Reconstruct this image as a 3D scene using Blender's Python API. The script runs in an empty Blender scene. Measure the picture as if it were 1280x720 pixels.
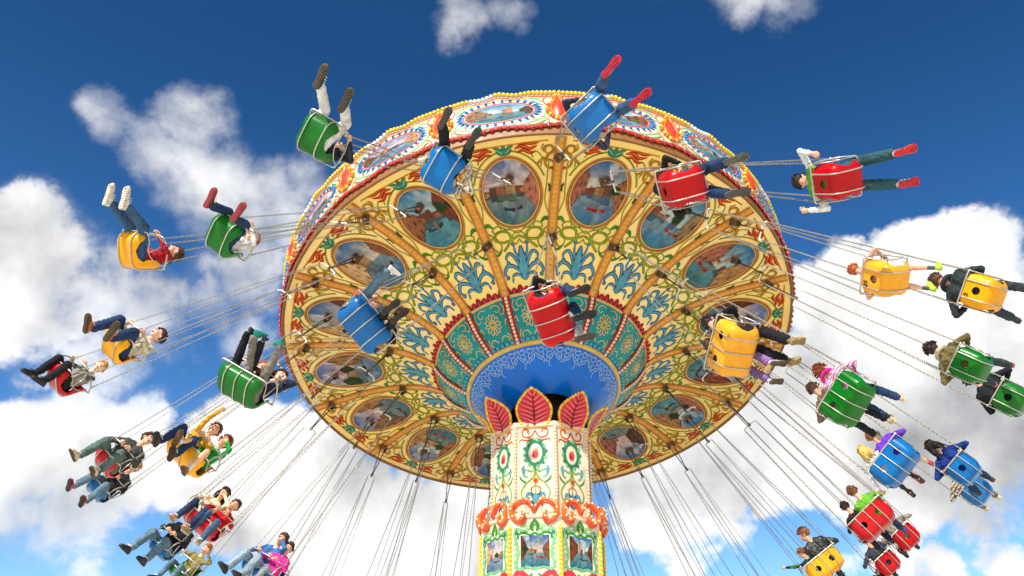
import bpy, bmesh, math, random
import numpy as np
from mathutils import Vector, Matrix, Euler
rad = math.radians
scene = bpy.context.scene
COL = scene.collection
# ------------------------------------------------------------------ camera, sky, sun, exposure
PITCH, FPX, EYE = 0.4921, 1100.0, Vector((0, 0, 1.6))
cam_d = bpy.data.cameras.new('camera'); cam = bpy.data.objects.new('camera', cam_d); COL.objects.link(cam)
cam_d.sensor_width = 36; cam_d.lens = 36 * FPX / 1280; cam_d.clip_end = 3000; cam_d.clip_start = .05
cam.location = EYE; cam.rotation_euler = (math.pi / 2 + PITCH, 0, 0); scene.camera = cam
SUN_EL, SUN_AZ = rad(45), rad(204)          # azimuth clockwise from +Y: behind the viewer
sun_dir = Vector((math.sin(SUN_AZ) * math.cos(SUN_EL), math.cos(SUN_AZ) * math.cos(SUN_EL), math.sin(SUN_EL)))
sd = bpy.data.lights.new('sun', 'SUN'); sd.energy = 3.1; sd.angle = rad(.5); sd.color = (1, .95, .87)
so = bpy.data.objects.new('sun', sd); COL.objects.link(so); so.rotation_euler = sun_dir.to_track_quat('Z', 'Y').to_euler()
vs = scene.view_settings; vs.view_transform = 'Standard'; vs.look = 'None'; vs.gamma = 1; vs.use_curve_mapping = False
vs.exposure = 0.92
scene.render.engine = 'CYCLES'; scene.cycles.use_denoising = True
scene.cycles.max_bounces = 6; scene.cycles.diffuse_bounces = 3; scene.cycles.glossy_bounces = 3; scene.cycles.transparent_max_bounces = 4

def pix_dir(px, py):
    X, Y = (px - 640) / FPX, -(py - 360) / FPX
    return Vector((X, math.cos(PITCH) - Y * math.sin(PITCH), math.sin(PITCH) + Y * math.cos(PITCH))).normalized()

class NT:
    def __init__(s, tree): s.t = tree; s.n = tree.nodes; s.l = tree.links
    def new(s, typ, **kw):
        n = s.n.new(typ)
        for k, v in kw.items(): setattr(n, k, v)
        return n
    def put(s, sock, v):
        if hasattr(v, 'is_output') or isinstance(v, bpy.types.NodeSocket): s.l.new(v, sock)
        else: sock.default_value = v
    def math(s, op, a, b=None, c=None, clamp=False):
        n = s.new('ShaderNodeMath', operation=op, use_clamp=clamp); s.put(n.inputs[0], a)
        if b is not None: s.put(n.inputs[1], b)
        if c is not None: s.put(n.inputs[2], c)
        return n.outputs[0]
    def vmath(s, op, a, b, out=0):
        n = s.new('ShaderNodeVectorMath', operation=op); s.put(n.inputs[0], a); s.put(n.inputs[1], b); return n.outputs[out]
    def rng(s, v, a, b, c=0., d=1., interp='SMOOTHSTEP'):
        n = s.new('ShaderNodeMapRange', interpolation_type=interp); n.clamp = True if interp == 'LINEAR' else n.clamp
        s.put(n.inputs[0], v)
        for i, x in zip((1, 2, 3, 4), (a, b, c, d)): s.put(n.inputs[i], x)
        return n.outputs[0]
    def noise(s, vec, scale, detail=5, rough=.55, dist=0.):
        n = s.new('ShaderNodeTexNoise'); s.put(n.inputs['Vector'], vec); n.inputs['Scale'].default_value = scale
        n.inputs['Detail'].default_value = detail; n.inputs['Roughness'].default_value = rough; n.inputs['Distortion'].default_value = dist
        return n.outputs[0]
    def mix(s, f, a, b, blend='MIX'):
        n = s.new('ShaderNodeMix', data_type='RGBA', blend_type=blend)
        s.put(n.inputs[0], f); s.put(n.inputs[6], a); s.put(n.inputs[7], b); return n.outputs[2]

def srgb(r, g, b):
    f = lambda c: (c / 255 / 12.92) if c <= 10 else ((c / 255 + .055) / 1.055) ** 2.4
    return (f(r), f(g), f(b), 1)

# (x, y, radius, weight) of cloud masses as directions seen from the fairground
CLOUDS = [(575,0,52,.58),(640,-14,50,.52),(918,-12,52,.62),(985,-14,48,.52),(815,8,22,.35),
 (130,118,40,.5),(150,155,38,.44),(240,145,52,.52),(215,190,58,.5),(270,228,58,.5),(330,255,60,.54),(270,270,45,.45),(380,225,40,.42),
 (35,300,62,1.),(75,345,75,1.),(15,370,70,1.),(140,350,60,.85),(190,375,62,.85),(265,385,45,.7),(310,340,55,.7),(340,290,55,.6),(110,400,50,.7),(250,330,45,.45),(300,415,50,.6),(150,450,55,.55),(220,430,45,.5),(60,440,45,.45),
 (60,560,75,1.),(150,570,70,1.),(20,600,70,.9),(100,620,70,.9),(240,600,55,.75),(190,520,40,.6),(110,505,40,.6),(30,520,40,.7),
 (310,560,70,1.),(350,610,85,1.),(440,630,85,1.),(300,640,80,.9),(400,560,50,.9),(420,690,85,.9),(520,640,95,1.),(560,700,95,1.),(330,690,60,.7),(110,712,30,.6),(560,600,60,.9),
 (1140,320,62,1.),(1205,310,48,.9),(1262,325,52,.8),(1080,350,60,.95),(1035,400,70,1.),(1130,420,95,1.),(1230,420,95,1.),(1010,490,85,1.),
 (1100,520,110,1.),(1220,540,110,1.),(950,560,90,1.),(880,590,80,1.),(1260,620,80,.9),(1150,590,80,1.),(820,640,75,1.),(800,600,60,.9),(1060,600,55,.75),
 (1130,700,48,.75),(1180,705,42,.8),(1265,705,38,.8),(1050,715,35,.5),(860,690,50,.6),(900,650,50,.7)]
GREYS = [(200,170,110,.55),(300,240,90,.4),(1190,560,130,1.),(1040,500,110,.75),(1240,500,100,.6),(930,570,95,.6),(110,580,100,.5),(60,640,70,.4),(230,620,80,.4),(90,380,80,.35),(260,200,90,.45),(480,650,110,.45),(700,640,180,.5),(230,360,60,.35)]

WISPS = [(210,170,170,1.),(330,250,120,1.),(600,10,110,1.),(960,5,110,.9),(150,420,110,.8),(300,400,110,.9),(110,505,70,.7),(60,705,110,.8),(1250,330,60,.6)]
world = bpy.data.worlds.new('World'); scene.world = world; world.use_nodes = True
w = NT(world.node_tree); w.n.clear()
sky = w.new('ShaderNodeTexSky', sky_type='NISHITA', sun_disc=False, sun_elevation=SUN_EL, sun_rotation=SUN_AZ, air_density=1.0, dust_density=.35, ozone_density=2.2)
tc = w.new('ShaderNodeTexCoord').outputs['Generated']
wob = w.new('ShaderNodeTexNoise'); w.put(wob.inputs['Vector'], tc); wob.inputs['Scale'].default_value = 7; wob.inputs['Detail'].default_value = 6; wob.inputs['Roughness'].default_value = .6
wv = w.new('ShaderNodeVectorMath', operation='MULTIPLY_ADD'); w.put(wv.inputs[0], wob.outputs['Color']); wv.inputs[1].default_value = (.11,) * 3
off = w.vmath('SUBTRACT', tc, (.055,) * 3); w.put(wv.inputs[2], off); dirw = wv.outputs[0]
def blobs(lst):
    tot = None
    for px, py, r, wt in lst:
        d = pix_dir(px, py); ang = r / FPX * 1.25
        dd = w.vmath('DISTANCE', dirw, tuple(d), 1)
        m = w.rng(dd, ang * 1.15, ang * .25, 0, wt)
        tot = m if tot is None else w.math('MAXIMUM', tot, m)
    return tot
cl = blobs(CLOUDS); gr = blobs(GREYS)
n1 = w.noise(tc, 8, 12, .6, .1); n2 = w.noise(tc, 3.2, 4, .5)
sep = w.new('ShaderNodeSeparateXYZ'); w.put(sep.inputs[0], tc)
# the part of the sky behind the viewer has scattered clouds of its own
back = w.math('MULTIPLY', w.rng(sep.outputs[1], .25, -.1), w.rng(n2, .5, .62))
cl = w.math('MAXIMUM', cl, back)
dens = w.math('MULTIPLY_ADD', w.math('SUBTRACT', n1, .5), 2.1, cl)
wisp = blobs(WISPS); mask = w.rng(dens, .4, .72)
soft = w.math('MULTIPLY', w.rng(w.math('MULTIPLY_ADD', w.math('SUBTRACT', n1, .5), 1.5, cl), .22, 1.0), .92)
mw = w.new('ShaderNodeMix'); w.put(mw.inputs[0], wisp); w.put(mw.inputs[2], mask); w.put(mw.inputs[3], soft); mask = mw.outputs[0]
up = w.vmath('ADD', tc, tuple(sun_dir * .05 + Vector((0, 0, .04))))
n1b = w.noise(up, 8, 6, .52, .15); n1s = w.noise(tc, 8, 6, .52, .15)
relief = w.math('SUBTRACT', n1s, n1b)
shade = w.math('ADD', w.math('MULTIPLY', gr, .55), w.math('MULTIPLY', relief, -2.0))
shade = w.math('ADD', shade, w.math('MULTIPLY', w.math('SUBTRACT', w.noise(tc, 5, 6, .6), .5), .9), clamp=True)
ccol = w.mix(shade, (7.2, 7.15, 7.05, 1), (2.5, 2.55, 2.7, 1))
hs = w.new('ShaderNodeHueSaturation'); w.put(hs.inputs['Color'], sky.outputs[0]); hs.inputs['Saturation'].default_value = 1.36; hs.inputs['Hue'].default_value = .506; w.put(hs.inputs['Value'], w.rng(sep.outputs[2], .14, .66, 1.18, .6, 'LINEAR'))
col = w.mix(mask, hs.outputs[0], ccol)
bg = w.new('ShaderNodeBackground'); w.put(bg.inputs[0], col); bg.inputs[1].default_value = .085
wo = w.new('ShaderNodeOutputWorld'); w.l.new(bg.outputs[0], wo.inputs[0])
world.cycles.sampling_method = 'MANUAL'; world.cycles.sample_map_resolution = 512

# ------------------------------------------------------------------ materials
def mat(name, col, rough=.5, metal=0., var=.12, scale=6., bump=0., bscale=60., coat=0., spec=.5, stripes=None, sss=0., attr=None, tone=0., stain=0.):
    m = bpy.data.materials.new(name); m.use_nodes = True; t = NT(m.node_tree); b = t.n['Principled BSDF']
    b.inputs['Roughness'].default_value = rough; b.inputs['Metallic'].default_value = metal; b.inputs['Coat Weight'].default_value = coat
    b.inputs['Specular IOR Level'].default_value = spec
    oi = t.new('ShaderNodeObjectInfo').outputs['Random']; co = t.vmath('ADD', t.new('ShaderNodeTexCoord').outputs['Object'], t.math('MULTIPLY', oi, 37.)) if not stripes else t.new('ShaderNodeTexCoord').outputs['Object']
    n = t.noise(co, scale, 6, .6)
    c = tuple(col) if len(col) == 4 else tuple(col) + (1,)
    if attr:
        a = t.new('ShaderNodeVertexColor', layer_name=attr); base = a.outputs[0]
        base = t.mix(t.rng(n, .3, .7, 0, var), base, (.05, .04, .03, 1))
    else:
        dk = tuple(x * (1 - var * 1.6) for x in c[:3]) + (1,); lt = tuple(min(1, x * (1 + var)) for x in c[:3]) + (1,)
        base = t.mix(t.rng(n, .28, .72, 0, 1, 'LINEAR'), dk, lt)
    if stripes:
        c2, freq, axis = stripes
        s = t.new('ShaderNodeSeparateXYZ'); t.put(s.inputs[0], co)
        f = t.math('GREATER_THAN', t.math('SINE', t.math('MULTIPLY_ADD', n, 1.2, t.math('MULTIPLY', s.outputs[axis], freq))), 0.)
        base = t.mix(f, base, tuple(c2))
    if tone:
        hv = t.new('ShaderNodeHueSaturation'); t.put(hv.inputs['Color'], base); t.put(hv.inputs['Value'], t.rng(oi, 0, 1, 1-tone, 1+tone*.6, 'LINEAR')); t.put(hv.inputs['Saturation'], t.rng(t.math('FRACT', t.math('MULTIPLY', oi, 7.3)), 0, 1, 1-tone, 1+tone, 'LINEAR')); base = hv.outputs[0]
    if stain: base = t.mix(t.rng(t.noise(co, 3.3, 9, .72, .8), .5, .72, 0, stain), base, (.16, .09, .03, 1))
    t.put(b.inputs['Base Color'], base)
    t.put(b.inputs['Roughness'], t.rng(n, .3, .7, max(.05, rough - .08), min(1, rough + .1), 'LINEAR'))
    if bump:
        bn = t.new('ShaderNodeBump'); bn.inputs['Strength'].default_value = bump; bn.inputs['Distance'].default_value = .02
        t.put(bn.inputs['Height'], t.noise(co, bscale, 4, .55, .6)); t.put(b.inputs['Normal'], bn.outputs[0])
    if sss:
        b.inputs['Subsurface Weight'].default_value = sss; b.inputs['Subsurface Radius'].default_value = (.02, .008, .004)
    return m
MATS = {}
def M(key, *a, **k):
    if key not in MATS: MATS[key] = mat(key, *a, **k)
    return MATS[key]
def cloth(rgb, stripes=None):
    key = 'cloth_%d_%d_%d%s' % (*rgb, '_s' if stripes else '')
    return M(key, srgb(*rgb), .85, var=.22, scale=9, bump=.55, bscale=16, spec=.25, stripes=stripes)
def jeans(rgb): return M('denim_%d_%d_%d' % rgb, srgb(*rgb), .9, var=.3, scale=7, bump=.6, bscale=14, spec=.2)
def skinm(rgb=(226, 170, 138)): return M('skin_%d_%d_%d' % rgb, srgb(*rgb), .5, var=.08, scale=14, spec=.4)
def hairm(rgb): return M('hair_%d_%d_%d' % rgb, srgb(*rgb), .55, var=.35, scale=22, bump=.7, bscale=45, spec=.4)
cream = M('cream_paint', srgb(250, 218, 136), .7, var=.06, scale=1.6, spec=.15, tone=.07, stain=.2)
white_paint = M('ivory_paint', srgb(232, 218, 186), .5, stain=.16, var=.05, scale=3, coat=.2)
green_line = M('vine_green_paint', srgb(140, 156, 30), .6, spec=.15, var=.2, scale=5)
green_dark = M('vine_dark_green_paint', srgb(70, 88, 20), .6, spec=.15, var=.15)
leaf_green = M('leaf_green_paint', srgb(60, 132, 40), .6, spec=.15, var=.2)
mint = M('mint_paint', srgb(112, 190, 128), .45, var=.15)
teal_leaf = M('teal_leaf_paint', srgb(58, 120, 92), .6, spec=.15, var=.2)
orange_line = M('ochre_line_paint', srgb(196, 128, 30), .6, spec=.15, var=.15)
red_flame = M('red_flame_paint', srgb(190, 44, 26), .6, spec=.15, var=.2)
pink_leaf = M('crimson_paint', srgb(224, 30, 50), .4, var=.15, coat=.2)
blue_dark = M('acanthus_dark_blue_paint', srgb(18, 66, 116), .6, spec=.15, var=.2)
blue_light = M('acanthus_light_blue_paint', srgb(84, 152, 168), .6, spec=.15, var=.15)
brown_frame = M('brown_frame_paint', srgb(142, 74, 34), .4, var=.2, coat=.2)
rib_gold = M('rib_gold_paint', srgb(224, 168, 62), .55, var=.12, spec=.25)
rib_brown = M('rib_brown_paint', srgb(186, 112, 46), .4, var=.15)
hub_red = M('hub_red_paint', srgb(150, 26, 32), .6, spec=.15, var=.2)
hub_teal = M('hub_teal_paint', srgb(10, 142, 140), .4, var=.25, scale=3, spec=.25, tone=.08, stain=.2)
gold = M('gold_paint', srgb(214, 172, 74), .35, var=.15, coat=.2)
hub_blue = M('hub_blue_paint', srgb(4, 108, 206), .22, var=.12, scale=1.5, spec=.3)
silver_line = M('silver_line_paint', srgb(150, 176, 200), .35, var=.1)
turq = M('turquoise_bead', srgb(30, 150, 180), .3, coat=.4)
bead_blue = M('fascia_blue_bead', srgb(32, 128, 190), .35, coat=.3)
bulb_y = M('yellow_bulb_glass', srgb(246, 206, 40), .2, var=.15, coat=.5)
bulb_w = M('white_bulb_glass', srgb(240, 232, 210), .2, var=.1, coat=.5)
bulb_r = M('red_bulb_glass', srgb(178, 26, 18), .2, var=.2, coat=.5)
orange_m = M('orange_scroll_paint', srgb(236, 108, 22), .35, var=.15, coat=.3)
orange_red = M('orange_red_paint', srgb(232, 66, 26), .35, var=.12, coat=.3)
peach = M('peach_bead_paint', srgb(240, 206, 170), .4, var=.12)
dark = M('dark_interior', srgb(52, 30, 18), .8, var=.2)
steel = M('zinc_tube', srgb(196, 190, 174), .34, metal=.55, var=.14, scale=12)
chain_m = M('chain_steel', srgb(176, 168, 152), .42, metal=.6, var=.2, scale=20)
bar_m = M('white_enamel', srgb(226, 226, 218), .35, var=.08)
arm_m = M('dark_hanger_steel', srgb(92, 80, 62), .5, metal=.4, var=.2)
picture = M('painted_picture', (1, 1, 1), .6, var=.15, scale=12, spec=.2, attr='paint')
def shell_mat(name, c):
    m = mat(name, c, .22, var=.14, scale=3, coat=0, spec=.26, tone=.05); t = NT(m.node_tree); b = t.n['Principled BSDF']; co = t.new('ShaderNodeTexCoord').outputs['Object']
    base = b.inputs['Base Color'].links[0].from_socket
    faded = tuple(min(1, x*.75+.1) for x in c[:3])+(1,)
    base = t.mix(t.rng(t.noise(co, 4.5, 8, .7), .62, .82, 0, .18), base, faded)
    base = t.mix(t.rng(t.noise(co, 26, 6, .75, 1.2), .62, .7, 0, .55), base, tuple(x*.35+.01 for x in c[:3])+(1,))
    t.put(b.inputs['Base Color'], base); t.put(b.inputs['Roughness'], t.rng(t.noise(co, 14, 6, .7), .35, .7, .16, .5, 'LINEAR'))
    return m
SHELL = {'red': shell_mat('red_fibreglass', srgb(190, 4, 14)), 'blue': shell_mat('blue_fibreglass', srgb(0, 104, 172)), 'green': shell_mat('green_fibreglass', srgb(2, 108, 14)), 'yellow': shell_mat('yellow_fibreglass', srgb(244, 166, 0))}

# ------------------------------------------------------------------ mesh helpers
class MB:
    def __init__(s): s.v = []; s.f = []; s.m = []; s.sm = []; s.mats = []; s.c = []
    def mi(s, m):
        if m not in s.mats: s.mats.append(m)
        return s.mats.index(m)
    def add(s, vs, fs, m, smooth=True):
        o = len(s.v); i = s.mi(m); s.v.extend([tuple(p) for p in vs])
        for f in fs: s.f.append([o + k for k in f]); s.m.append(i); s.sm.append(smooth)
    def box(s, c, size, m, rot=None):
        x, y, z = [q / 2 for q in size]; rot = rot or Matrix.Identity(3)
        vs = [Vector(c) + rot @ Vector((sx * x, sy * y, sz * z)) for sx in (-1, 1) for sy in (-1, 1) for sz in (-1, 1)]
        s.add(vs, [(0,1,3,2),(4,6,7,5),(0,4,5,1),(2,3,7,6),(0,2,6,4),(1,5,7,3)], m, False)
    def tube(s, pts, r, m, n=8, cap=True, closed=False):
        pts = [Vector(p) for p in pts]; N = len(pts); rs = r if isinstance(r, (list, tuple)) else [r] * N
        tang = []
        for i in range(N):
            a = pts[(i - 1) % N] if (closed or i > 0) else pts[0]; b = pts[(i + 1) % N] if (closed or i < N - 1) else pts[-1]
            d = b - a; tang.append(d.normalized() if d.length > 1e-9 else Vector((0, 0, 1)))
        nrm = tang[0].orthogonal().normalized(); vs = []
        for i in range(N):
            nrm = (nrm - tang[i] * nrm.dot(tang[i])); nrm = nrm.normalized() if nrm.length > 1e-6 else tang[i].orthogonal().normalized()
            bn = tang[i].cross(nrm)
            for k in range(n):
                a = 2 * math.pi * k / n; vs.append(pts[i] + (nrm * math.cos(a) + bn * math.sin(a)) * rs[i])
        fs = []
        for i in range(N if closed else N - 1):
            j = (i + 1) % N
            for k in range(n): fs.append((i*n+k, i*n+(k+1)%n, j*n+(k+1)%n, j*n+k))
        if cap and not closed: fs.append(tuple(range(n))[::-1]); fs.append(tuple((N-1)*n+k for k in range(n)))
        s.add(vs, fs, m)
    def ball(s, c, r, m, nu=8, nv=5, ax=None):
        c = Vector(c); r = r if isinstance(r, (tuple, list)) else (r, r, r); vs = [c + Vector((0, 0, r[2]))]; 
        for j in range(1, nv):
            t = math.pi * j / nv
            for k in range(nu):
                a = 2 * math.pi * k / nu; vs.append(c + Vector((r[0]*math.sin(t)*math.cos(a), r[1]*math.sin(t)*math.sin(a), r[2]*math.cos(t))))
        vs.append(c - Vector((0, 0, r[2]))); L = len(vs) - 1; fs = []
        for k in range(nu): fs.append((0, 1+k, 1+(k+1)%nu)); fs.append((L, L-nu+(k+1)%nu, L-nu+k))
        for j in range(nv - 2):
            for k in range(nu): a = 1+j*nu; fs.append((a+k, a+nu+k, a+nu+(k+1)%nu, a+(k+1)%nu))
        s.add(vs, fs, m)
    def lathe(s, prof, m, n=64, a0=0., a1=2*math.pi):
        full = abs(a1 - a0 - 2*math.pi) < 1e-6; cols = n if full else n + 1; vs = []
        for r, z in prof:
            for k in range(cols): a = a0 + (a1-a0)*k/n; vs.append((r*math.cos(a), r*math.sin(a), z))
        fs = []
        for i in range(len(prof) - 1):
            for k in range(n): j = (k+1) % cols; fs.append((i*cols+k, i*cols+j, (i+1)*cols+j, (i+1)*cols+k))
        s.add(vs, fs, m)
    def mesh(s, name):
        me = bpy.data.meshes.new(name); me.from_pydata(s.v, [], s.f)
        for m in s.mats: me.materials.append(m)
        me.polygons.foreach_set('material_index', s.m); me.polygons.foreach_set('use_smooth', s.sm); me.update(); return me
    def build(s, name, parent=None): return link(name, s.mesh(name), parent)
def link(name, data, parent=None):
    o = bpy.data.objects.new(name, data); COL.objects.link(o)
    if parent: o.parent = parent
    return o
def tag(o, label=None, cat=None, group=None, kind=None):
    for k, v in (('label', label), ('category', cat), ('group', group), ('kind', kind)):
        if v: o[k] = v
    return o
def spline(pts, n=8, closed=False):
    P = [Vector(p) for p in pts]; N = len(P); out = []
    for i in range(N if closed else N - 1):
        g = lambda j: P[j % N] if closed else P[max(0, min(N-1, j))]
        a, b, c, d = g(i-1), g(i), g(i+1), g(i+2)
        for k in range(n):
            t = k / n; out.append(.5*((2*b)+(c-a)*t+(2*a-5*b+4*c-d)*t*t+(3*b-a-3*c+d)*t**3))
    if not closed: out.append(P[-1])
    return out
def spiral(cx, cy, r0, r1, a0, a1, n=24):
    return [Vector((cx + (r0+(r1-r0)*k/n)*math.cos(a0+(a1-a0)*k/n), cy + (r0+(r1-r0)*k/n)*math.sin(a0+(a1-a0)*k/n))) for k in range(n+1)]
class Deco:
    """flat painted ornament drawn in 2-D and laid on a surface; fn(x, y, h) gives the point h proud of it"""
    def __init__(s, mb, fn): s.mb = mb; s.fn = fn
    def ribbon(s, pts, wd, m, h=.004, taper=(1, 1, 1), closed=False, raw=False):
        P = pts if raw else spline(pts, 7, closed); P = [Vector((p[0], p[1])) for p in P]; N = len(P); vs = []
        for i in range(N):
            a = P[(i-1) % N] if closed or i else P[0]; b = P[(i+1) % N] if closed or i < N-1 else P[-1]
            t = (b - a); t = t.normalized() if t.length > 1e-9 else Vector((1, 0)); n = Vector((-t.y, t.x)); u = i/(N-1)
            k = taper[0]*(1-u)**2 + 2*u*(1-u)*(2*taper[1]-.5*taper[0]-.5*taper[2]) + taper[2]*u*u
            hw = wd/2*max(.02, k)
            vs.append(s.fn(P[i].x+n.x*hw, P[i].y+n.y*hw, h)); vs.append(s.fn(P[i].x-n.x*hw, P[i].y-n.y*hw, h))
        fs = [(2*i, 2*i+1, (2*i+3) % (2*N), (2*i+2) % (2*N)) for i in range(N if closed else N-1)]
        s.mb.add(vs, fs, m, False)
    def two(s, pts, wd, m, edge, h=.004, taper=(1, 1, 1), closed=False, k=1.55, raw=False):
        s.ribbon(pts, wd*k, edge, h, taper, closed, raw); s.ribbon(pts, wd, m, h+.003, taper, closed, raw)
    def mirror(s, f):
        for sg in (1, -1): f(lambda pts: [(sg*p[0], p[1]) for p in pts])
    def disc(s, cx, cy, rx, ry, m, h=.004, n=20):
        vs = [s.fn(cx, cy, h)] + [s.fn(cx+rx*math.cos(2*math.pi*k/n), cy+ry*math.sin(2*math.pi*k/n), h) for k in range(n)]
        s.mb.add(vs, [(0, 1+k, 1+(k+1) % n) for k in range(n)], m, False)
def ell(cx, cy, rx, ry, n=40): return [(cx+rx*math.cos(2*math.pi*k/n), cy+ry*math.sin(2*math.pi*k/n)) for k in range(n)]

# ------------------------------------------------------------------ little canal-side paintings (python raster -> colour attribute)
def L3(*c): return np.array(srgb(*c)[:3])
def vnoise(rs, h, w_, cells):
    g = rs.random((cells+2, cells+2)); y = np.linspace(0, cells, h, endpoint=False); x = np.linspace(0, cells, w_, endpoint=False)
    yi, xi = y.astype(int), x.astype(int); fy, fx = (y-yi)[:, None], (x-xi)[None]; fy = fy*fy*(3-2*fy); fx = fx*fx*(3-2*fx)
    a = g[yi][:, xi]; b = g[yi][:, xi+1]; c = g[yi+1][:, xi]; d = g[yi+1][:, xi+1]
    return (a*(1-fx)+b*fx)*(1-fy)+(c*(1-fx)+d*fx)*fy
def paint(seed, H=72, W=56, style=0):
    rs = np.random.default_rng(seed); im = np.zeros((H, W, 3)); yy, xx = np.mgrid[0:H, 0:W]/np.array([H, W])[:, None, None]   # yy from the bottom
    hz = rs.uniform(.36, .5)
    top, low = [(L3(56,112,160), L3(206,196,180)), (L3(96,128,170), L3(220,190,178)), (L3(60,130,168), L3(190,208,206))][rs.integers(3)]
    k = np.clip((yy-hz)/(1-hz), 0, 1)[..., None]; im[:] = low*(1-k)+top*k
    hz = hz; c = .6*vnoise(rs, H, W, 5)+.4*vnoise(rs, H, W, 11); cm = (np.clip((c-.52)*3, 0, .55)*(yy > hz))[..., None]; im = im*(1-cm)+L3(226,218,206)*cm
    pal = [(182,130,94),(196,156,112),(158,100,74),(208,180,142),(132,102,80),(196,140,118)]
    x = 0.
    while x < 1:                                             # far row of houses
        wd = rs.uniform(.08, .2); ht = hz+rs.uniform(.04, .16); m = (xx >= x)&(xx < x+wd)&(yy > hz-.03)&(yy < ht)
        if rs.random() < .75:
            im[m] = L3(*pal[rs.integers(6)])*rs.uniform(.6, 1); im[m&(yy > ht-.025)] = L3(150,70,44)*.8
            im[m&(((xx*W).astype(int) % 4) == 1)&(((yy*H).astype(int) % 5) < 2)] *= .45
        x += wd
    if rs.random() < .6:                                     # a dome or a bell tower
        cx = rs.uniform(.3, .7); im[(abs(xx-cx) < .035)&(yy > hz)&(yy < hz+.34)] = L3(196,150,120)
        im[(((xx-cx)/.05)**2+((yy-hz-.34)/.06)**2 < 1)] = L3(120,140,136)
    wat = yy < hz-.02; wc = [L3(30,120,128), L3(56,120,146), L3(28,108,104)][rs.integers(3)]
    n = vnoise(rs, H, W, 7)*.5+.5*vnoise(rs, H, W*1, 14); wcol = wc*(0.6+.9*n[..., None]); refl = im[np.clip(2*int(hz*H)-np.arange(H), 0, H-1)]
    im[wat] = (wcol*.62+refl*.38)[wat]
    for side in rs.permutation([0, 1])[:rs.integers(1, 3)]:  # near facades running back to the horizon
        wd = rs.uniform(.2, .4); u = (xx if side == 0 else 1-xx)/wd; base = .1+(hz-.1)*u; topp = rs.uniform(.85, 1.05)-(rs.uniform(.25, .45))*u
        m = (u < 1)&(yy > base)&(yy < topp); colr = L3(*pal[rs.integers(6)])*rs.uniform(.55, .95); im[m] = colr
        v = (yy-base)/np.maximum(topp-base, .01); wn = m&((u*3 % 1) > .36)&((u*3 % 1) < .64)&((v*3 % 1) > .3)&((v*3 % 1) < .78); im[wn] = colr*.42; im[m] *= (.8+.45*n[m])[:, None]
        im[m&(v > .93)] = L3(120,60,40); im[m&(v < .05)] = L3(90,84,72)
    for _ in range(rs.integers(0, 3)):                       # bushes and cypresses
        cx, cy, r = rs.uniform(.1, .9), hz+rs.uniform(-.04, .1), rs.uniform(.06, .15)
        m = ((xx-cx)/r)**2+((yy-cy)/(r*rs.uniform(.7, 1.3)))**2 < .6+.7*vnoise(rs, H, W, 12); im[m] = (L3(46,78,30)*(0.6+.9*n[..., None]))[m]
    bx, by = rs.uniform(.3, .7), rs.uniform(.14, .28)        # a boat
    m = (abs(xx-bx) < .17)&(yy > by+.6*(xx-bx)**2)&(yy < by+.035+1.6*(xx-bx)**2); im[m] = L3(*[(40,28,24),(160,36,30),(36,60,90)][rs.integers(3)])
    im[(abs(xx-bx-.05) < .015)&(yy > by)&(yy < by+.12)] = L3(200,150,110)*.7
    im = np.clip(im*(.8+.4*vnoise(rs, H, W, 18)[..., None]), 0, 1); g_ = im.mean(2, keepdims=True); return np.clip((g_+(im-g_)*1.08)**1.35*1.02, 0, 1)
def painting(name, parent, fn, cx, cy, rx, ry, seed, h=.006, W=44, H=56, oval=True):
    """grid of vertices over an oval (or a rectangle) carrying the raster as a colour attribute"""
    im = paint(seed, 72, 56); vs = []; cols = []; fs = []
    def col(u, v): return im[min(71, max(0, int(v*72))), min(55, max(0, int(u*56)))]
    for j in range(H+1):
        for i in range(W+1):
            a, b = 2*i/W-1, 2*j/H-1
            if oval: a, b = a*math.sqrt(1-b*b/2), b*math.sqrt(1-a*a/2)
            vs.append(fn(cx+a*rx, cy+b*ry, h)); cols.append(col((a+1)/2, (b+1)/2))
    for j in range(H):
        for i in range(W): k = j*(W+1)+i; fs.append((k, k+1, k+W+2, k+W+1))
    me = bpy.data.meshes.new(name); me.from_pydata([tuple(p) for p in vs], [], fs); me.materials.append(picture)
    ca = me.color_attributes.new('paint', 'FLOAT_COLOR', 'POINT')
    ca.data.foreach_set('color', np.concatenate([np.array(cols), np.ones((len(cols), 1))], 1).ravel().astype(np.float32)); me.update()
    return link(name, me, parent)
# ------------------------------------------------------------------ ground
gm = mat('pale_paving', srgb(226, 217, 200), .85, var=.12, scale=.6)
g = MB(); g.add([(-600, -600, 0), (600, -600, 0), (600, 900, 0), (-600, 900, 0)], [(0, 1, 2, 3)], gm, False)
tag(g.build('ground'), kind='structure')

# ------------------------------------------------------------------ tower
TX, TY = .535, 15.4
tower = bpy.data.objects.new('carousel_tower', None); COL.objects.link(tower); tower.location = (TX, TY, 0)
tag(tower, 'ivory octagonal centre tower with crimson leaf crown and orange scrolls', 'tower')
C8 = math.cos(math.pi/8); T8 = math.tan(math.pi/8)
def octa(mb, rho, z0, z1, m, cap=False):
    vs = [(rho*math.cos(math.pi/4*k+math.pi/8), rho*math.sin(math.pi/4*k+math.pi/8), z) for z in (z0, z1) for k in range(8)]
    fs = [(k, (k+1) % 8, 8+(k+1) % 8, 8+k) for k in range(8)]
    if cap: fs += [tuple(range(8))[::-1], tuple(range(8, 16))]
    mb.add(vs, fs, m, False)
FACE0 = rad(-9.5)
RS, RB, ZB0, ZB1, ZS1 = .905, 1.085, 2.9, 5.08, 6.74
mb = MB(); octa(mb, RB+.35, 0, .5, white_paint, True); octa(mb, RB+.2, .5, 2.7, white_paint, True); octa(mb, RB+.28, 2.7, 2.9, orange_m, True)
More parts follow.
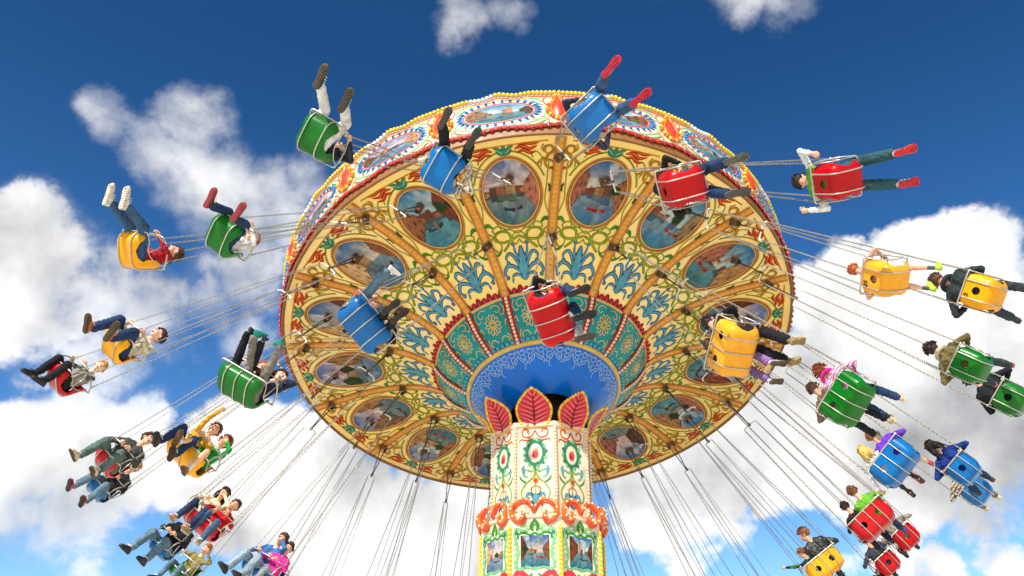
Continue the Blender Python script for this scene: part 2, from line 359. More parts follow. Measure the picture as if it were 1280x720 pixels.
o = mb.build('tower_base', tower); o.rotation_euler.z = FACE0
mb = MB(); octa(mb, RB, ZB0, ZB1, white_paint, True); octa(mb, RB+.03, ZB1, ZB1+.06, peach, True); o = mb.build('lower_block', tower); o.rotation_euler.z = FACE0
mb = MB(); octa(mb, RS, ZB1+.06, ZS1, white_paint, True); octa(mb, RS+.03, ZS1-.05, ZS1+.03, peach, True); octa(mb, .42, ZS1, 7.9, dark, True)
o = mb.build('upper_shaft', tower); o.rotation_euler.z = FACE0
def facefn(ap): return lambda x, y, h: Vector((x, -(ap+h), y))
def place8(mesh, name, prt=tower, kids=()):
    out = []
    for k in range(8):
        o = link(name, mesh, prt); o.rotation_euler.z = FACE0+k*math.pi/4; out.append(o)
    return out
# ornaments of one shaft face
mb = MB(); d = Deco(mb, facefn(RS*C8)); H = .003
pale_green = M('sage_paint', srgb(150, 190, 120), .45, var=.1)
d.ribbon([(-.29, 5.2), (-.29, 6.66)], .022, peach, H, raw=True); d.ribbon([(.29, 5.2), (.29, 6.66)], .022, peach, H, raw=True)
d.two(ell(0, 6.22, .15, .2), .05, teal_leaf, mint, H, closed=True)
for q in range(14):
    a = 2*math.pi*q/14; x, y = .16*math.cos(a), 6.22+.21*math.sin(a)
    d.ribbon([(x, y), (x+.05*math.cos(a+.5), y+.05*math.sin(a+.5)), (x+.05*math.cos(a+1.3), y+.07*math.sin(a+1.3))], .03, (teal_leaf, mint)[q % 2], H+.006, (1, 1.1, .1))
d.disc(0, 6.2, .055, .075, pink_leaf, H+.008); d.disc(.02, 6.26, .03, .035, orange_m, H+.012); d.disc(-.03, 6.17, .025, .03, hub_red, H+.012)
def half(sg):
    m_ = lambda P: [(sg*x, y) for x, y in P]
    d.two(m_([(0, 6.62), (.08, 6.5), (.2, 6.52), (.22, 6.62), (.14, 6.64), (.12, 6.58)]), .022, orange_red, gold, H)
    d.two(m_([(.02, 6.48), (.12, 6.44), (.24, 6.46), (.27, 6.4)]), .02, red_flame, gold, H, (1, 1, .2))
    d.two(m_([(0, 6.0), (.06, 5.9), (.17, 5.93), (.2, 5.84), (.13, 5.8)]), .022, mint, teal_leaf, H)
    d.two(m_([(.0, 5.95), (.04, 5.8), (.15, 5.7), (.24, 5.56), (.2, 5.42), (.1, 5.46)]), .02, green_line, pale_green, H)
    d.ribbon(m_([(.2, 5.84), (.22, 5.94), (.19, 6.0)]), .05, blue_light, H+.006, (.2, 1, .1))
    d.ribbon(m_([(.15, 5.7), (.24, 5.76), (.27, 5.84)]), .035, leaf_green, H, (.6, 1, .1))
    d.ribbon(m_([(0, 5.34), (.05, 5.48), (.13, 5.52), (.17, 5.42)]), .06, blue_light, H+.003, (.5, 1, .1))
    d.ribbon(m_([(0, 5.3), (.08, 5.38), (.12, 5.3)]), .05, blue_dark, H+.006, (.5, 1, .1))
    d.two(m_([(0, 5.66), (.08, 5.6), (.05, 5.5), (0, 5.54)]), .018, orange_line, gold, H)
for sg in (1, -1): half(sg)
d.disc(0, 5.74, .045, .05, orange_line, H+.008); d.disc(0, 5.74, .024, .028, red_flame, H+.012); d.ribbon([(0, 6.02), (0, 5.3)], .018, green_line, H)
d.ribbon([(0, 5.3), (0, 5.55)], .07, blue_light, H+.009, (.4, 1, .1))
place8(mb.mesh('shaft_ornament'), 'shaft_ornament')
# ornaments of one block face
mb = MB(); d = Deco(mb, facefn(RB*C8))
for x in (-.35, .35): d.ribbon([(x, 3.0), (x, 5.05)], .02, peach, H, raw=True)
def halfb(sg):
    m_ = lambda P: [(sg*x, y) for x, y in P]
    d.two(m_([(0, 4.98), (.1, 4.9), (.17, 4.86), (.3, 4.9), (.34, 4.8), (.3, 4.68), (.27, 4.5), (.31, 4.34), (.26, 4.26), (.14, 4.3), (0, 4.27)]), .03, mint, leaf_green, H)
    d.two(m_([(0, 4.84), (.08, 4.8), (.16, 4.84), (.26, 4.82), (.28, 4.74)]), .03, leaf_green, mint, H)
    d.ribbon(m_([(.0, 5.06), (.05, 4.95), (.03, 4.86)]), .06, leaf_green, H+.006, (.2, 1, .3)); d.ribbon(m_([(.06, 4.9), (.16, 4.96), (.24, 4.93)]), .05, pale_green, H+.006, (.5, 1, .1))
    for k in range(5): d.ribbon(m_([(.28, 4.7-.09*k), (.33, 4.67-.09*k), (.35, 4.62-.09*k)]), .03, (mint, pale_green)[k % 2], H+.006, (.8, 1, .1))
    d.two(m_([(.1, 4.12), (.26, 4.22), (.34, 4.12), (.28, 4.02), (.2, 4.06)]), .06, pink_leaf, orange_red, H)
    d.two(m_([(.05, 4.2), (.12, 4.1), (.05, 3.95), (.15, 3.8), (.28, 3.7), (.2, 3.5)]), .025, leaf_green, mint, H)
    d.two(m_([(0, 3.9), (.2, 3.6), (.1, 3.3), (.25, 3.1)]), .03, mint, teal_leaf, H)
    d.disc(sg*.3, 4.84, .03, .03, teal_leaf, H+.01)
for sg in (1, -1): halfb(sg)
faces = place8(mb.mesh('block_ornament'), 'block_ornament')
for k, fo in enumerate(faces):
    painting('canal_picture', fo, facefn(RB*C8), 0, 4.55, .235, .245, 40+k, .004, 36, 40, False)
# bead columns on the corners
mb = MB()
for z in np.arange(5.17, 6.72, .062): mb.ball((0, -RS, z), .036, peach)
bead = mb.mesh('bead_column')
mb = MB()
for z in np.arange(2.95, 4.98, .07): mb.ball((0, -RB, z), .042, bulb_y)
bead2 = mb.mesh('bulb_column')
for o in place8(bead, 'bead_column')+place8(bead2, 'bulb_column'): o.rotation_euler.z += math.pi/8
# orange double scrolls standing on the block
mb = MB(); f = facefn(RB*C8)
for sg in (1, -1):
    P = spline([(sg*.0, 5.2), (sg*.1, 5.34), (sg*.24, 5.36), (sg*.37, 5.26), (sg*.36, 5.1), (sg*.25, 5.04), (sg*.17, 5.1), (sg*.2, 5.18)], 8)
    P3 = [f(p[0], p[1], .05+.02*math.sin(i*.3)) for i, p in enumerate(P)]; n = len(P3)
    mb.tube(P3, [.044-.02*abs(2*i/n-1) for i in range(n)], orange_m, 8)
    mb.tube([f(p[0]*.93, p[1]-.045, .03) for p in P], .03, orange_red, 6)
    for i in range(3, n, 6): mb.ball(P3[i]+Vector((0, -.046, .01)), .018, bulb_w)
place8(mb.mesh('orange_scroll'), 'orange_scroll')
# leaf crown
mb = MB(); N = 18; A0 = RS*C8
def leafpt(x, v, h): return Vector((x, -(A0+.02+.34*v**1.8+h*.8-.25*x*x), ZS1-.06+.63*v-.05*v*v))
def lw(v): return .295*(math.sin(math.pi*min(1, .18+.66*v)))**.8*(1 if v < .45 else max(0, 1-((v-.45)/.55)**1.9)**.62)+.006
vs = []; fs = []
for j in range(N+1):
    v = j/N
    for i in range(9): vs.append(leafpt((i/4-1)*lw(v), v, .012*abs(i/4-1)))
for j in range(N):
    for i in range(8): k = j*9+i; fs.append((k, k+1, k+10, k+9))
mb.add(vs, fs, pink_leaf)
vs2 = [p+Vector((0, .03, 0)) for p in vs]; mb.add(vs2, [q[::-1] for q in fs], hub_red)
dl = Deco(mb, lambda x, y, h: leafpt(x, y, h+.012))
dl.ribbon([(0, 0), (0, .96)], .03, hub_red, .006, (1, 1, .2))
for j in range(7):
    for sg in (1, -1):
        v0 = .06+.115*j; dl.ribbon([(0, v0), (sg*.5*lw(v0+.1), v0+.1), (sg*.88*lw(min(.97, v0+.15)), min(.97, v0+.17))], .022, M('leaf_vein', srgb(150, 8, 44), .45), .006, (1, .8, .2))
        dl.ribbon([(0, v0+.05), (sg*.5*lw(v0+.15), v0+.15), (sg*.85*lw(min(.97, v0+.2)), min(.97, v0+.22))], .022, M('leaf_highlight', srgb(244, 120, 120), .4), .006, (1, .8, .2))
leafm = mb.mesh('leaf'); amber = M('amber_bulb_glass', srgb(240, 160, 30), .25, coat=.5)
mb = MB()
for sg in (1, -1):
    for j in range(17): v = (j/16)**.8; mb.ball(leafpt(sg*(lw(v)+.005), v, .02), .027, bulb_y if j % 3 else amber)
mb.tube([leafpt(-(lw(v)), v, .01) for v in np.linspace(0, 1, 16)]+[leafpt(lw(v), v, .01) for v in np.linspace(1, 0, 16)], .018, amber, 6, closed=True); edge = mb.mesh('leaf_bulb_edge')
for o in place8(leafm, 'crown_leaf'):
    link('leaf_edge', edge, o)

# ------------------------------------------------------------------ canopy
R = 5.0
A0Z = .052-math.pi/2
MC = Matrix(((0.99871779, 0, -.05062389), (.01614746, .9477651, .31856015), (.04797956, -.31896914, .94654987))) @ Matrix.Rotation(A0Z, 3, 'Z')
CC = Vector((.10611964, 3.18824242, 1.46554922))*R+EYE
canopy = bpy.data.objects.new('carousel_canopy', None); COL.objects.link(canopy)
canopy.matrix_world = Matrix.Translation(CC) @ MC.to_4x4()
tag(canopy, 'huge round painted canopy of the ride, cream panels underneath and bulb-lit rim', 'canopy')
SEG = math.pi/8; HS = SEG/2
PR = [.405, .45, .52, .6, .7, .8, .9, .99, 1.1]; PZ = [-.13, -.095, -.06, -.035, -.016, -.012, -.017, -.022, -.03]
def zp(r): return float(np.interp(r/R, PR, PZ))*R
def under(a, r, h): t = a/r; return Vector((r*math.cos(t), r*math.sin(t), zp(r)-h))
mb = MB(); vs = []; fs = []; rr = np.linspace(2.03, 4.97, 31)
for r in rr:
    for i in range(9): t = -HS+SEG*i/8; vs.append((r*math.cos(t), r*math.sin(t), zp(r)))
for j in range(30):
    for i in range(8): k = j*9+i; fs.append((k, k+1, k+10, k+9))
mb.add(vs, fs, cream)
d = Deco(mb, under); OV = (0, 3.84, .46, .665)
hwid = lambda r: r*math.tan(HS)-.1
yolk = M('yolk_line_paint', srgb(170, 160, 40), .45)
# frame of the painted oval
d.ribbon(ell(0, 3.84, .495, .7), .075, brown_frame, .006, closed=True, raw=True)
d.ribbon(ell(0, 3.84, .54, .745), .016, gold, .004, closed=True, raw=True)
d.ribbon(ell(0, 3.84, .475, .68), .018, gold, .01, closed=True, raw=True)
d.ribbon(ell(0, 3.84, .515, .72), .014, orange_line, .01, closed=True, raw=True)
d.two(ell(0, 3.85, .625, .83)[2:19], .022, green_line, green_dark, .003)
d.ribbon([(-.75, 4.83), (-.4, 4.80), (0, 4.79), (.4, 4.80), (.75, 4.83)], .03, orange_line, .003)
for sg in (1, -1):
    m_ = lambda P: [(sg*x, y) for x, y in P]
    # blue acanthus at the hub
    L = [([(0, 2.2), (.03, 2.45), (0, 2.78)], .13), ([(.03, 2.25), (.09, 2.5), (.2, 2.66), (.28, 2.6), (.26, 2.52)], .075), ([(.02, 2.28), (.14, 2.42), (.27, 2.46), (.34, 2.36), (.31, 2.28)], .085),
         ([(.02, 2.22), (.12, 2.3), (.2, 2.28), (.22, 2.18)], .07), ([(.03, 2.5), (.1, 2.66), (.12, 2.8)], .055)]
    for P, wd in L:
        d.ribbon(m_(P), wd*.82, blue_dark, .004, (.55, 1, .35)); d.ribbon(m_(P), wd*.42, blue_light, .008, (.4, 1, .2))
    for x, y in ((.12, 2.82), (.255, 2.5), (.3, 2.27)): d.disc(sg*x, y, .036, .036, blue_dark, .006); d.disc(sg*x, y, .018, .018, blue_light, .01)
    # interlaced green knots
    d.two(m_([(0, 3.0), (.16, 3.1), (.36, 3.06), (.5, 2.94), (.46, 2.8), (.38, 2.72), (.32, 2.82), (.4, 2.98), (.56, 3.14), (.6, 3.3)]), .52*.032, green_line, green_dark, .003)
    d.two(m_([(0, 2.96), (.14, 2.9), (.3, 2.88), (.42, 2.96), (.36, 3.08), (.2, 3.06), (.14, 2.94), (.2, 2.82), (.3, 2.72)]), .03, green_line, green_dark, .005)
    d.two(m_([(0, 3.06), (.1, 2.98), (.12, 2.88), (.06, 2.82), (0, 2.9)]), .52*.028, green_line, green_dark, .007)
    d.two(m_([(.18, 3.1), (.34, 3.2), (.44, 3.14), (.38, 3.06), (.28, 3.12), (.36, 3.3)]), .52*.028, green_line, green_dark, .009)
    d.ribbon(m_([(.42, 3.18), (.5, 3.26), (.56, 3.25), (.61, 3.32)]), .075, leaf_green, .008, (.2, 1, .1)); d.ribbon(m_([(.33, 2.76), (.4, 2.68), (.47, 2.69)]), .05, leaf_green, .008, (.3, 1, .1))
    d.ribbon(m_([(.12, 3.1), (.16, 3.2), (.1, 3.25)]), .045, leaf_green, .008, (.3, 1, .1))
    # line along the rib, round the oval and up to the rim
    x0 = lambda r: hwid(r)-.07
    d.two(m_([(.6, 3.3), (.56, 3.42), (x0(3.6)-.0, 3.62), (x0(3.9), 3.9), (x0(4.2), 4.2), (.7, 4.4), (.62, 4.5)]), .52*.026, green_line, green_dark, .003)
    d.ribbon(m_([(.63, 3.78), (.67, 3.86), (.64, 3.95)]), .06, green_dark, .008, (.1, 1, .1))
    d.two(m_([(.5, 4.35), (.62, 4.45), (.78, 4.4), (.8, 4.3), (.7, 4.26), (.64, 4.36), (.7, 4.52), (.8, 4.62), (.78, 4.72), (.68, 4.7), (.66, 4.6)]), .03, orange_line, green_dark, .005)
    d.two(m_([(.56, 4.3), (.6, 4.5), (.52, 4.62), (.44, 4.58), (.46, 4.5)]), .52*.028, green_line, green_dark, .003)
    d.two(m_([(.8, 4.62), (.72, 4.56), (.62, 4.66), (.66, 4.76)]), .52*.026, orange_line, green_dark, .007)
    d.ribbon(m_([(.72, 4.3), (.8, 4.2), (.79, 4.08)]), .055, red_flame, .008, (.2, 1, .1))
    # red flames by the rim
    for P, wd in (([(.18, 4.7), (.3, 4.74), (.42, 4.68), (.56, 4.74)], .075), ([(.2, 4.62), (.32, 4.66), (.42, 4.6), (.52, 4.62)], .07), ([(.24, 4.76), (.34, 4.79), (.48, 4.77), (.6, 4.8)], .05)):
        d.ribbon(m_(P), wd, red_flame, .006, (.2, 1.1, .05)); d.ribbon(m_([(x, y+.012) for x, y in P]), wd*.22, orange_line, .01, (.2, 1, .05))
    # teal tulip over the oval
    d.ribbon(m_([(0, 4.62), (.07, 4.66), (.1, 4.74), (.17, 4.77)]), .09, teal_leaf, .006, (.9, 1, .05))
    d.ribbon(m_([(.02, 4.64), (.08, 4.69), (.13, 4.75)]), .02, mint, .01, (.5, 1, .05))
d.ribbon([(0, 4.6), (0, 4.8)], .1, teal_leaf, .007, (.9, 1, .05)); d.ribbon([(0, 4.56), (0, 4.64)], .05, green_dark, .004)
panel_me = mb.mesh('painted_panel')
def at(k): return k*SEG+HS
for k in range(16):
    pn = link('painted_panel', panel_me, canopy); pn.rotation_euler.z = at(k)
    painting('oval_painting', pn, under, *OV, 100+k*7, .004)
# ribs
mb = MB(); prof = [r for r in np.linspace(2.04, 4.9, 24)]
for x0_, x1_, hh, m in ((-.08, -.048, .03, rib_brown), (.048, .08, .03, rib_brown), (-.048, .048, .02, rib_gold)):
    vs = []
    for r in prof:
        for x, h in ((x0_, -.005), (x0_, hh), (x1_, hh), (x1_, -.005)): vs.append(under(x, r, h) if True else 0)
    fs = [(4*j+i, 4*j+i+1, 4*j+i+5, 4*j+i+4) for j in range(23) for i in range(3)]
    mb.add(vs, fs, m, False)
dr = Deco(mb, under)
for x in (-.085, .085): dr.ribbon([(x, r) for r in prof], .02, gold, .004, raw=True)
rib_amber = M('rib_amber_bead', srgb(226, 150, 40), .25, var=.15, coat=.4)
for r in np.arange(2.12, 4.86, .095): mb.ball(under(0, r, .02), (.028, .03, .016), rib_amber, 8, 4)
rib_me = mb.mesh('rib')
for k in range(16): o = link('rib', rib_me, canopy); o.rotation_euler.z = k*SEG
# hub: red leaf fringe, teal bulge, blue funnel
mb = MB(); d = Deco(mb, under)
for q in range(7):
    a = (q-3)*.115
    d.ribbon([(a, 2.0), (a, 2.07), (a*1.03, 2.15-.03*(q % 2))], .11, hub_red, .012+.003*(q % 2), (1, 1.1, .3)); d.ribbon([(a, 2.03), (a, 2.11)], .022, pink_leaf, .019, (1, 1, .2))
fr_me = mb.mesh('leaf_fringe')
hp = spline([(2.04, -.655), (1.96, -.79), (1.8, -1.0), (1.6, -1.18), (1.43, -1.30)], 5)
hs_ = [0.]; 
for a, b in zip(hp, hp[1:]): hs_.append(hs_[-1]+(b-a).length)
HL = hs_[-1]
def hubfn(a, s, h):
    s = max(0, min(HL, s)); r = float(np.interp(s, hs_, [p[0] for p in hp])); z = float(np.interp(s, hs_, [p[1] for p in hp]))
    t = a/max(.3, r); nr = Vector((.62, 0, -.78)); return Vector(((r+nr.x*h)*math.cos(t), (r+nr.x*h)*math.sin(t), z+nr.z*h))
mb = MB(); mb.lathe([(p[0], p[1]) for p in hp], hub_teal, 8, -HS, HS)
d = Deco(mb, hubfn); d.ribbon([(x, .03) for x in np.linspace(-.4, .4, 9)], .05, gold, .006, raw=True)
cy = .42
for q in range(12):
    a = 2*math.pi*q/12; ca, sa = math.cos(a), math.sin(a)
    d.ribbon([(.05*ca, cy+.06*sa), (.1*ca-.03*sa, cy+.13*sa+.03*ca), (.15*ca, cy+.2*sa), (.1*ca+.03*sa, cy+.13*sa-.03*ca), (.05*ca, cy+.06*sa)], .014, gold, .006)
d.disc(0, cy, .05, .055, gold, .008); d.disc(0, cy, .028, .03, hub_teal, .011)
for sg in (1, -1):
    m_ = lambda P: [(sg*x, y) for x, y in P]
    for P in ([(.05, .12), (.15, .1), (.22, .17), (.17, .24), (.12, .2)], [(.26, .1), (.3, .2), (.25, .3), (.2, .27)], [(.22, .5), (.26, .4), (.3, .48), (.26, .58)], [(.03, .76), (.1, .68), (.18, .72), (.16, .8)], [(.2, .84), (.22, .72), (.19, .64)]):
        d.ribbon(m_(P), .016, gold, .006)
hub_me = mb.mesh('hub_panel')
mb = MB()
for x, m, wd, hh in ((0, orange_m, .13, .02), (-.055, hub_red, .035, .028), (.055, hub_red, .035, .028)):
    Deco(mb, hubfn).ribbon([(x*(1-.3*s/HL), s) for s in np.linspace(0, HL, 14)], wd, m, hh, raw=True)
for s in np.linspace(.04, HL-.03, 13): mb.ball(hubfn(0, s, .03), .032, peach)
div_me = mb.mesh('hub_divider')
for k in range(16):
    for me, nm, off_ in ((fr_me, 'leaf_fringe', HS), (hub_me, 'hub_panel', HS), (div_me, 'hub_divider', 0)):
        o = link(nm, me, canopy); o.rotation_euler.z = k*SEG+off_
mb = MB(); fp = [(1.425, -1.30), (1.38, -1.36), (1.25, -1.47), (1.08, -1.62), (.88, -1.78), (.68, -1.90)]
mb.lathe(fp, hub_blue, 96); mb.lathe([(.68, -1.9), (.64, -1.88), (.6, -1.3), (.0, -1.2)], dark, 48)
mb.lathe([(1.45, -1.27), (1.455, -1.33), (1.41, -1.365), (1.38, -1.35)], gold, 96)
blue_o = mb.build('blue_funnel', canopy)
mb = MB()
def fun(a, s, h):
    r = 1.36-s; z = float(np.interp(r, [q[0] for q in fp][::-1], [q[1] for q in fp][::-1])); t = a; return Vector(((r+h)*math.cos(t), (r+h)*math.sin(t), z-h))
d = Deco(mb, fun)
for k in range(48):
    c = k*math.pi/24; sg = 1 if k % 2 else -1
    for P in ([(-.06, .02), (0, .08), (.05, .05), (.035, .01), (.01, .03)], [(-.035, .09), (.015, .14), (.045, .12), (.03, .085)], [(-.06, .07), (-.04, .13), (-.01, .17), (.015, .15)], [(0, .16), (.012, .24), (-.015, .27)] if k % 3 == 0 else [(0, .16), (.02, .19)], [(.03, .14), (.055, .19), (.03, .21)], [(-.05, .0), (-.02, .03), (.02, .0)]):
        d.ribbon([(c+sg*x, y) for x, y in P], .011, silver_line, .004)
mb.build('silver_filigree', canopy)
mb = MB()
for k in range(96): a = k*2*math.pi/96; mb.ball((1.49*math.cos(a), 1.49*math.sin(a), -1.27), .045, turq)
mb.build('turquoise_bead_ring', canopy)
# rim moulding under the edge and roof above
mb = MB(); mb.lathe([(4.93, zp(4.93)-.0), (4.935, zp(4.93)-.015), (4.95, zp(4.945)-.02), (4.955, -.14), (4.97, -.15), (4.985, -.12), (4.99, .08)], M('rim_brown_paint', srgb(140, 92, 44), .5), 128)
mb.build('rim_moulding', canopy)
mb = MB(); mb.lathe([(5.02, .9), (4.2, 1.25), (2.5, 1.75), (.6, 2.3), (0, 2.4)], cream, 64); mb.build('roof', canopy)
# fascia
FH = 1.0
def fas(a, y, h): t = a/5.0; r = 5.0+.05*y+h; return Vector((r*math.cos(t), r*math.sin(t), y))
SW = 5.0*HS
def crest(x): u = abs(x)/SW; return .9+.03*math.cos(x*10.5)*(1-u)+.05*max(0, 1-abs(x)/.3)+.03*u
mb = MB(); vs = []; xs = np.linspace(-SW, SW, 41)
for x in xs: vs += [fas(x, .02+.03*math.cos(x*2*math.pi/(SW))*1, 0), fas(x, .3, .0), fas(x, .6, 0), fas(x, crest(x), 0)]
fs = [(4*i+j, 4*i+4+j, 4*i+5+j, 4*i+1+j) for i in range(40) for j in range(3)]
mb.add(vs, fs, white_paint); mb.add([Vector(p)+Vector((-.05*p[0]/5, -.05*p[1]/5, 0)) for p in vs], [q[::-1] for q in fs], rib_brown)
d = Deco(mb, fas)
red_line = M('red_line_paint', srgb(206, 60, 36), .4)
d.ribbon([(x, crest(x)-.05) for x in xs], .034, red_line, .006, raw=True); d.ribbon([(x, crest(x)-.1) for x in xs], .02, gold, .006, raw=True)
d.ribbon([(x, .10+.03*math.cos(x*2*math.pi/SW)) for x in xs], .034, red_line, .006, raw=True); d.ribbon([(x, .05+.03*math.cos(x*2*math.pi/SW)) for x in xs], .05, M('deep_red_trim', srgb(150, 20, 20), .4), .01, raw=True)
d.ribbon(ell(0, .5, .6, .255), .028, red_line, .006, closed=True, raw=True)
for q in range(30):
    a = 2*math.pi*q/30; ca, sa = math.cos(a), math.sin(a)
    c = fas(.66*ca, .5+.31*sa, .015); mb.ball(c, .027, bead_blue, 6, 4)
    d.ribbon([(.6*ca, .5+.26*sa), (.73*ca, .5+.38*sa)], .045, bead_blue, .008, (.3, 1.1, .2))
pinkm = M('pink_scroll_paint', srgb(226, 120, 96), .4)
for sg in (1, -1):
    m_ = lambda P: [(sg*x, y) for x, y in P]
    for P, m, wd in (([(.78, .52), (.72, .3), (.5, .16), (.3, .12), (.15, .2)], mint, .05), ([(.75, .2), (.6, .1), (.45, .1)], leaf_green, .04), ([(.72, .72), (.6, .82), (.45, .84), (.4, .78)], mint, .045),
                     ([(.68, .3), (.8, .2), (.76, .1), (.66, .14)], orange_m, .035), ([(.8, .6), (.74, .74), (.8, .84)], orange_red, .035), ([(.1, .14), (.2, .08), (.32, .06)], pinkm, .035), ([(.3, .86), (.18, .82), (.05, .84)], pinkm, .035),
                     ([(.62, .2), (.54, .26), (.58, .32)], pinkm, .03), ([(.76, .4), (.82, .34), (.82, .26)], gold, .03), ([(.56, .76), (.66, .66), (.74, .62)], leaf_green, .03), ([(.86, .14), (.9, .06), (.8, .03)], mint, .04)):
        d.two(m_(P), wd*.68, m, white_paint if m is not gold else red_line, .006, (1, 1, .2), k=1.3)
fas_me = mb.mesh('fascia_panel')
mb = MB()
for i in range(28):
    x = -SW+.04+(2*SW-.08)*i/27; mb.ball(fas(x, crest(x)+.03, .02), .04, bulb_w if 6 < i < 13 else bulb_y)
mb.tube([fas(x, crest(x)+.025, .01) for x in xs], .014, white_paint, 5); top_me = mb.mesh('crest_bulbs'); mb = MB()
for i in range(15):
    x = -SW+.07+(2*SW-.14)*i/14; mb.ball(fas(x, .01+.03*math.cos(x*2*math.pi/SW), .02), .042, bulb_r)
mb.tube([fas(x, .015+.03*math.cos(x*2*math.pi/SW), .015) for x in xs], .014, bulb_r, 5); low_me = mb.mesh('red_rim_bulbs')
mb = MB(); d = Deco(mb, fas)      # drop-shaped shield on each joint
drop = [(0, .82), (.045, .7), (.11, .5), (.075, .34), (0, .26), (-.075, .34), (-.11, .5), (-.045, .7)]
P = spline(drop, 5, True)
vs = [fas(0, .52, .11)]+[fas(p[0], p[1], .03) for p in P]; mb.add(vs, [(0, 1+k, 1+(k+1) % len(P)) for k in range(len(P))], orange_red)
mb.tube([fas(p[0]*1.15, .52+(p[1]-.52)*1.08, .03) for p in P], .03, orange_m, 6, closed=True)
for k in range(0, len(P), 2): p = P[k]; mb.ball(fas(p[0]*1.75, .52+(p[1]-.52)*1.2, .03), .036, bulb_y if k % 4 else orange_m)
sh_me = mb.mesh('drop_shield')
for k in range(16):
    fo = link('fascia_panel', fas_me, canopy); fo.rotation_euler.z = at(k)
    painting('fascia_painting', fo, fas, 0, .5, .57, .225, 300+k*5, .004, 36, 22)
    link('crest_bulbs', top_me, fo); link('red_rim_bulbs', low_me, fo)
    so_ = link('drop_shield', sh_me, canopy); so_.rotation_euler.z = k*SEG
# ------------------------------------------------------------------ swings
def can_pt(az, r, z): t = rad(az); return CC + MC @ Vector((r*math.cos(t), r*math.sin(t), z))
SING = dict(S1=((400,172),-22.5,'green'),S2=((555,213),-11.25,'blue'),S3=((740,147),0,'blue'),S4=((855,233),11.25,'red'),S5=((1050,225),22.5,'red'),S6=((1110,347),33.75,'yellow'),
 S7=((1232,367),45,'yellow'),S8=((1216,458),56.25,'green'),S9=((1266,500),67.5,'green'),S10=((173,313),-45,'yellow'),S11=((285,295),-33.75,'green'),S12=((152,430),-56.25,'yellow'),
 S13=((83,471),-67.5,'red'),S14=((1206,588),78.75,'blue'),S15=((1222,615),90,'blue'),S16=((1132,672),101.25,'red'),S17=((1108,705),112.5,'red'),S18=((140,575),-78.75,'red'),
 S19=((128,608),-90,'blue'),S20=((206,682),-101.25,'blue'),S21=((230,712),-112.5,'green'))
DBL = dict(D1=((458,405),-22.5,'blue'),D2=((690,395),0,'red'),D3=((918,436),22.5,'yellow'),D4=((305,480),-45,'green'),D5=((1062,500),45,'green'),D6=((1120,580),67.5,'blue'),
 D7=((1092,652),90,'red'),D8=((1030,708),112.5,'yellow'),D9=((238,566),-67.5,'yellow'),D10=((256,650),-90,'red'),D11=((328,712),-112.5,'blue'))
FAR_S = [123.75+11.25*i for i in range(11)]; FAR_D = [135+22.5*i for i in range(5)]
def bracket(az, dbl):
    r = .585*R if dbl else (.905*R if abs(az/22.5-round(az/22.5)) < .01 else .825*R)
    return r, can_pt(az, r, zp(r)-.06)
def place(px, az, dbl):
    r, B = bracket(az, dbl); rn, zn, L = (1.067*R, -.833*R, .95*R) if dbl else (1.433*R, -.70*R, .90*R if r > .9*R else .93*R)
    nom = can_pt(az-3, rn, zn)
    if px is None: return B, nom
    d = pix_dir(*px); best = None
    for t in np.linspace(4, 26, 881):
        P = EYE+d*t; c = 2.5*((P-B).length-L)**2+(P-nom).length_squared
        if best is None or c < best[0]: best = (c, P)
    return B, best[1]
FWD = dict(S1=64,S2=61,S3=43,S4=16,S5=15,S6=8,S7=-14,S8=-18,S9=-27,S10=95,S11=68,S12=78,S13=97,S14=-40,S15=-42,S18=95,S19=100,
 D1=41,D2=20,D3=-5,D4=83,D5=-22,D6=-33,D7=-55,D9=80,D10=88)      # heading of each seat: how far its rider has twisted it, in degrees
def heading(P, d):
    def pr(q): v = q-EYE; dd = v.y*math.cos(PITCH)+v.z*math.sin(PITCH); return v.x/dd, (-v.y*math.sin(PITCH)+v.z*math.cos(PITCH))/dd
    a, b = pr(P), pr(P+d*.05); return math.degrees(math.atan2(b[1]-a[1], b[0]-a[0]))
TURN = dict(S16=-35, S17=-38, D8=-36, S20=14, S21=14, D11=14)
def frame_of(B, P, az, want=None, turn=0):
    U = (B-P).normalized(); t = rad(az-4); F = MC @ Vector((-math.sin(t), math.cos(t), 0)); F = (F-U*F.dot(U)).normalized()
    if want is not None:
        best = None
        for k in range(-50, 51):
            G = Matrix.Rotation(rad(k), 3, U) @ F; e = abs((heading(P, G)-want+180) % 360-180)+.35*abs(k)
            if best is None or e < best[0]: best = (e, k, G)
        F = best[2]; YAW.append((best[1], round(best[0]-.35*abs(best[1]), 1)))
    if turn: F = Matrix.Rotation(rad(turn), 3, U) @ F
    X = F.cross(U).normalized(); return Matrix((X, F, U)).transposed()
YAW = []
SIDE = [(-.288,.40),(-.278,.26),(-.266,.12),(-.245,.03),(-.19,-.02),(-.1,-.04),(.05,-.042),(.18,-.03),(.25,.02),(.277,.075),(.285,.13)]
WAVE = [(.285,.13),(.26,.19),(.19,.2),(.11,.14),(.01,.11),(-.08,.16),(-.16,.27),(-.22,.36),(-.285,.40)]
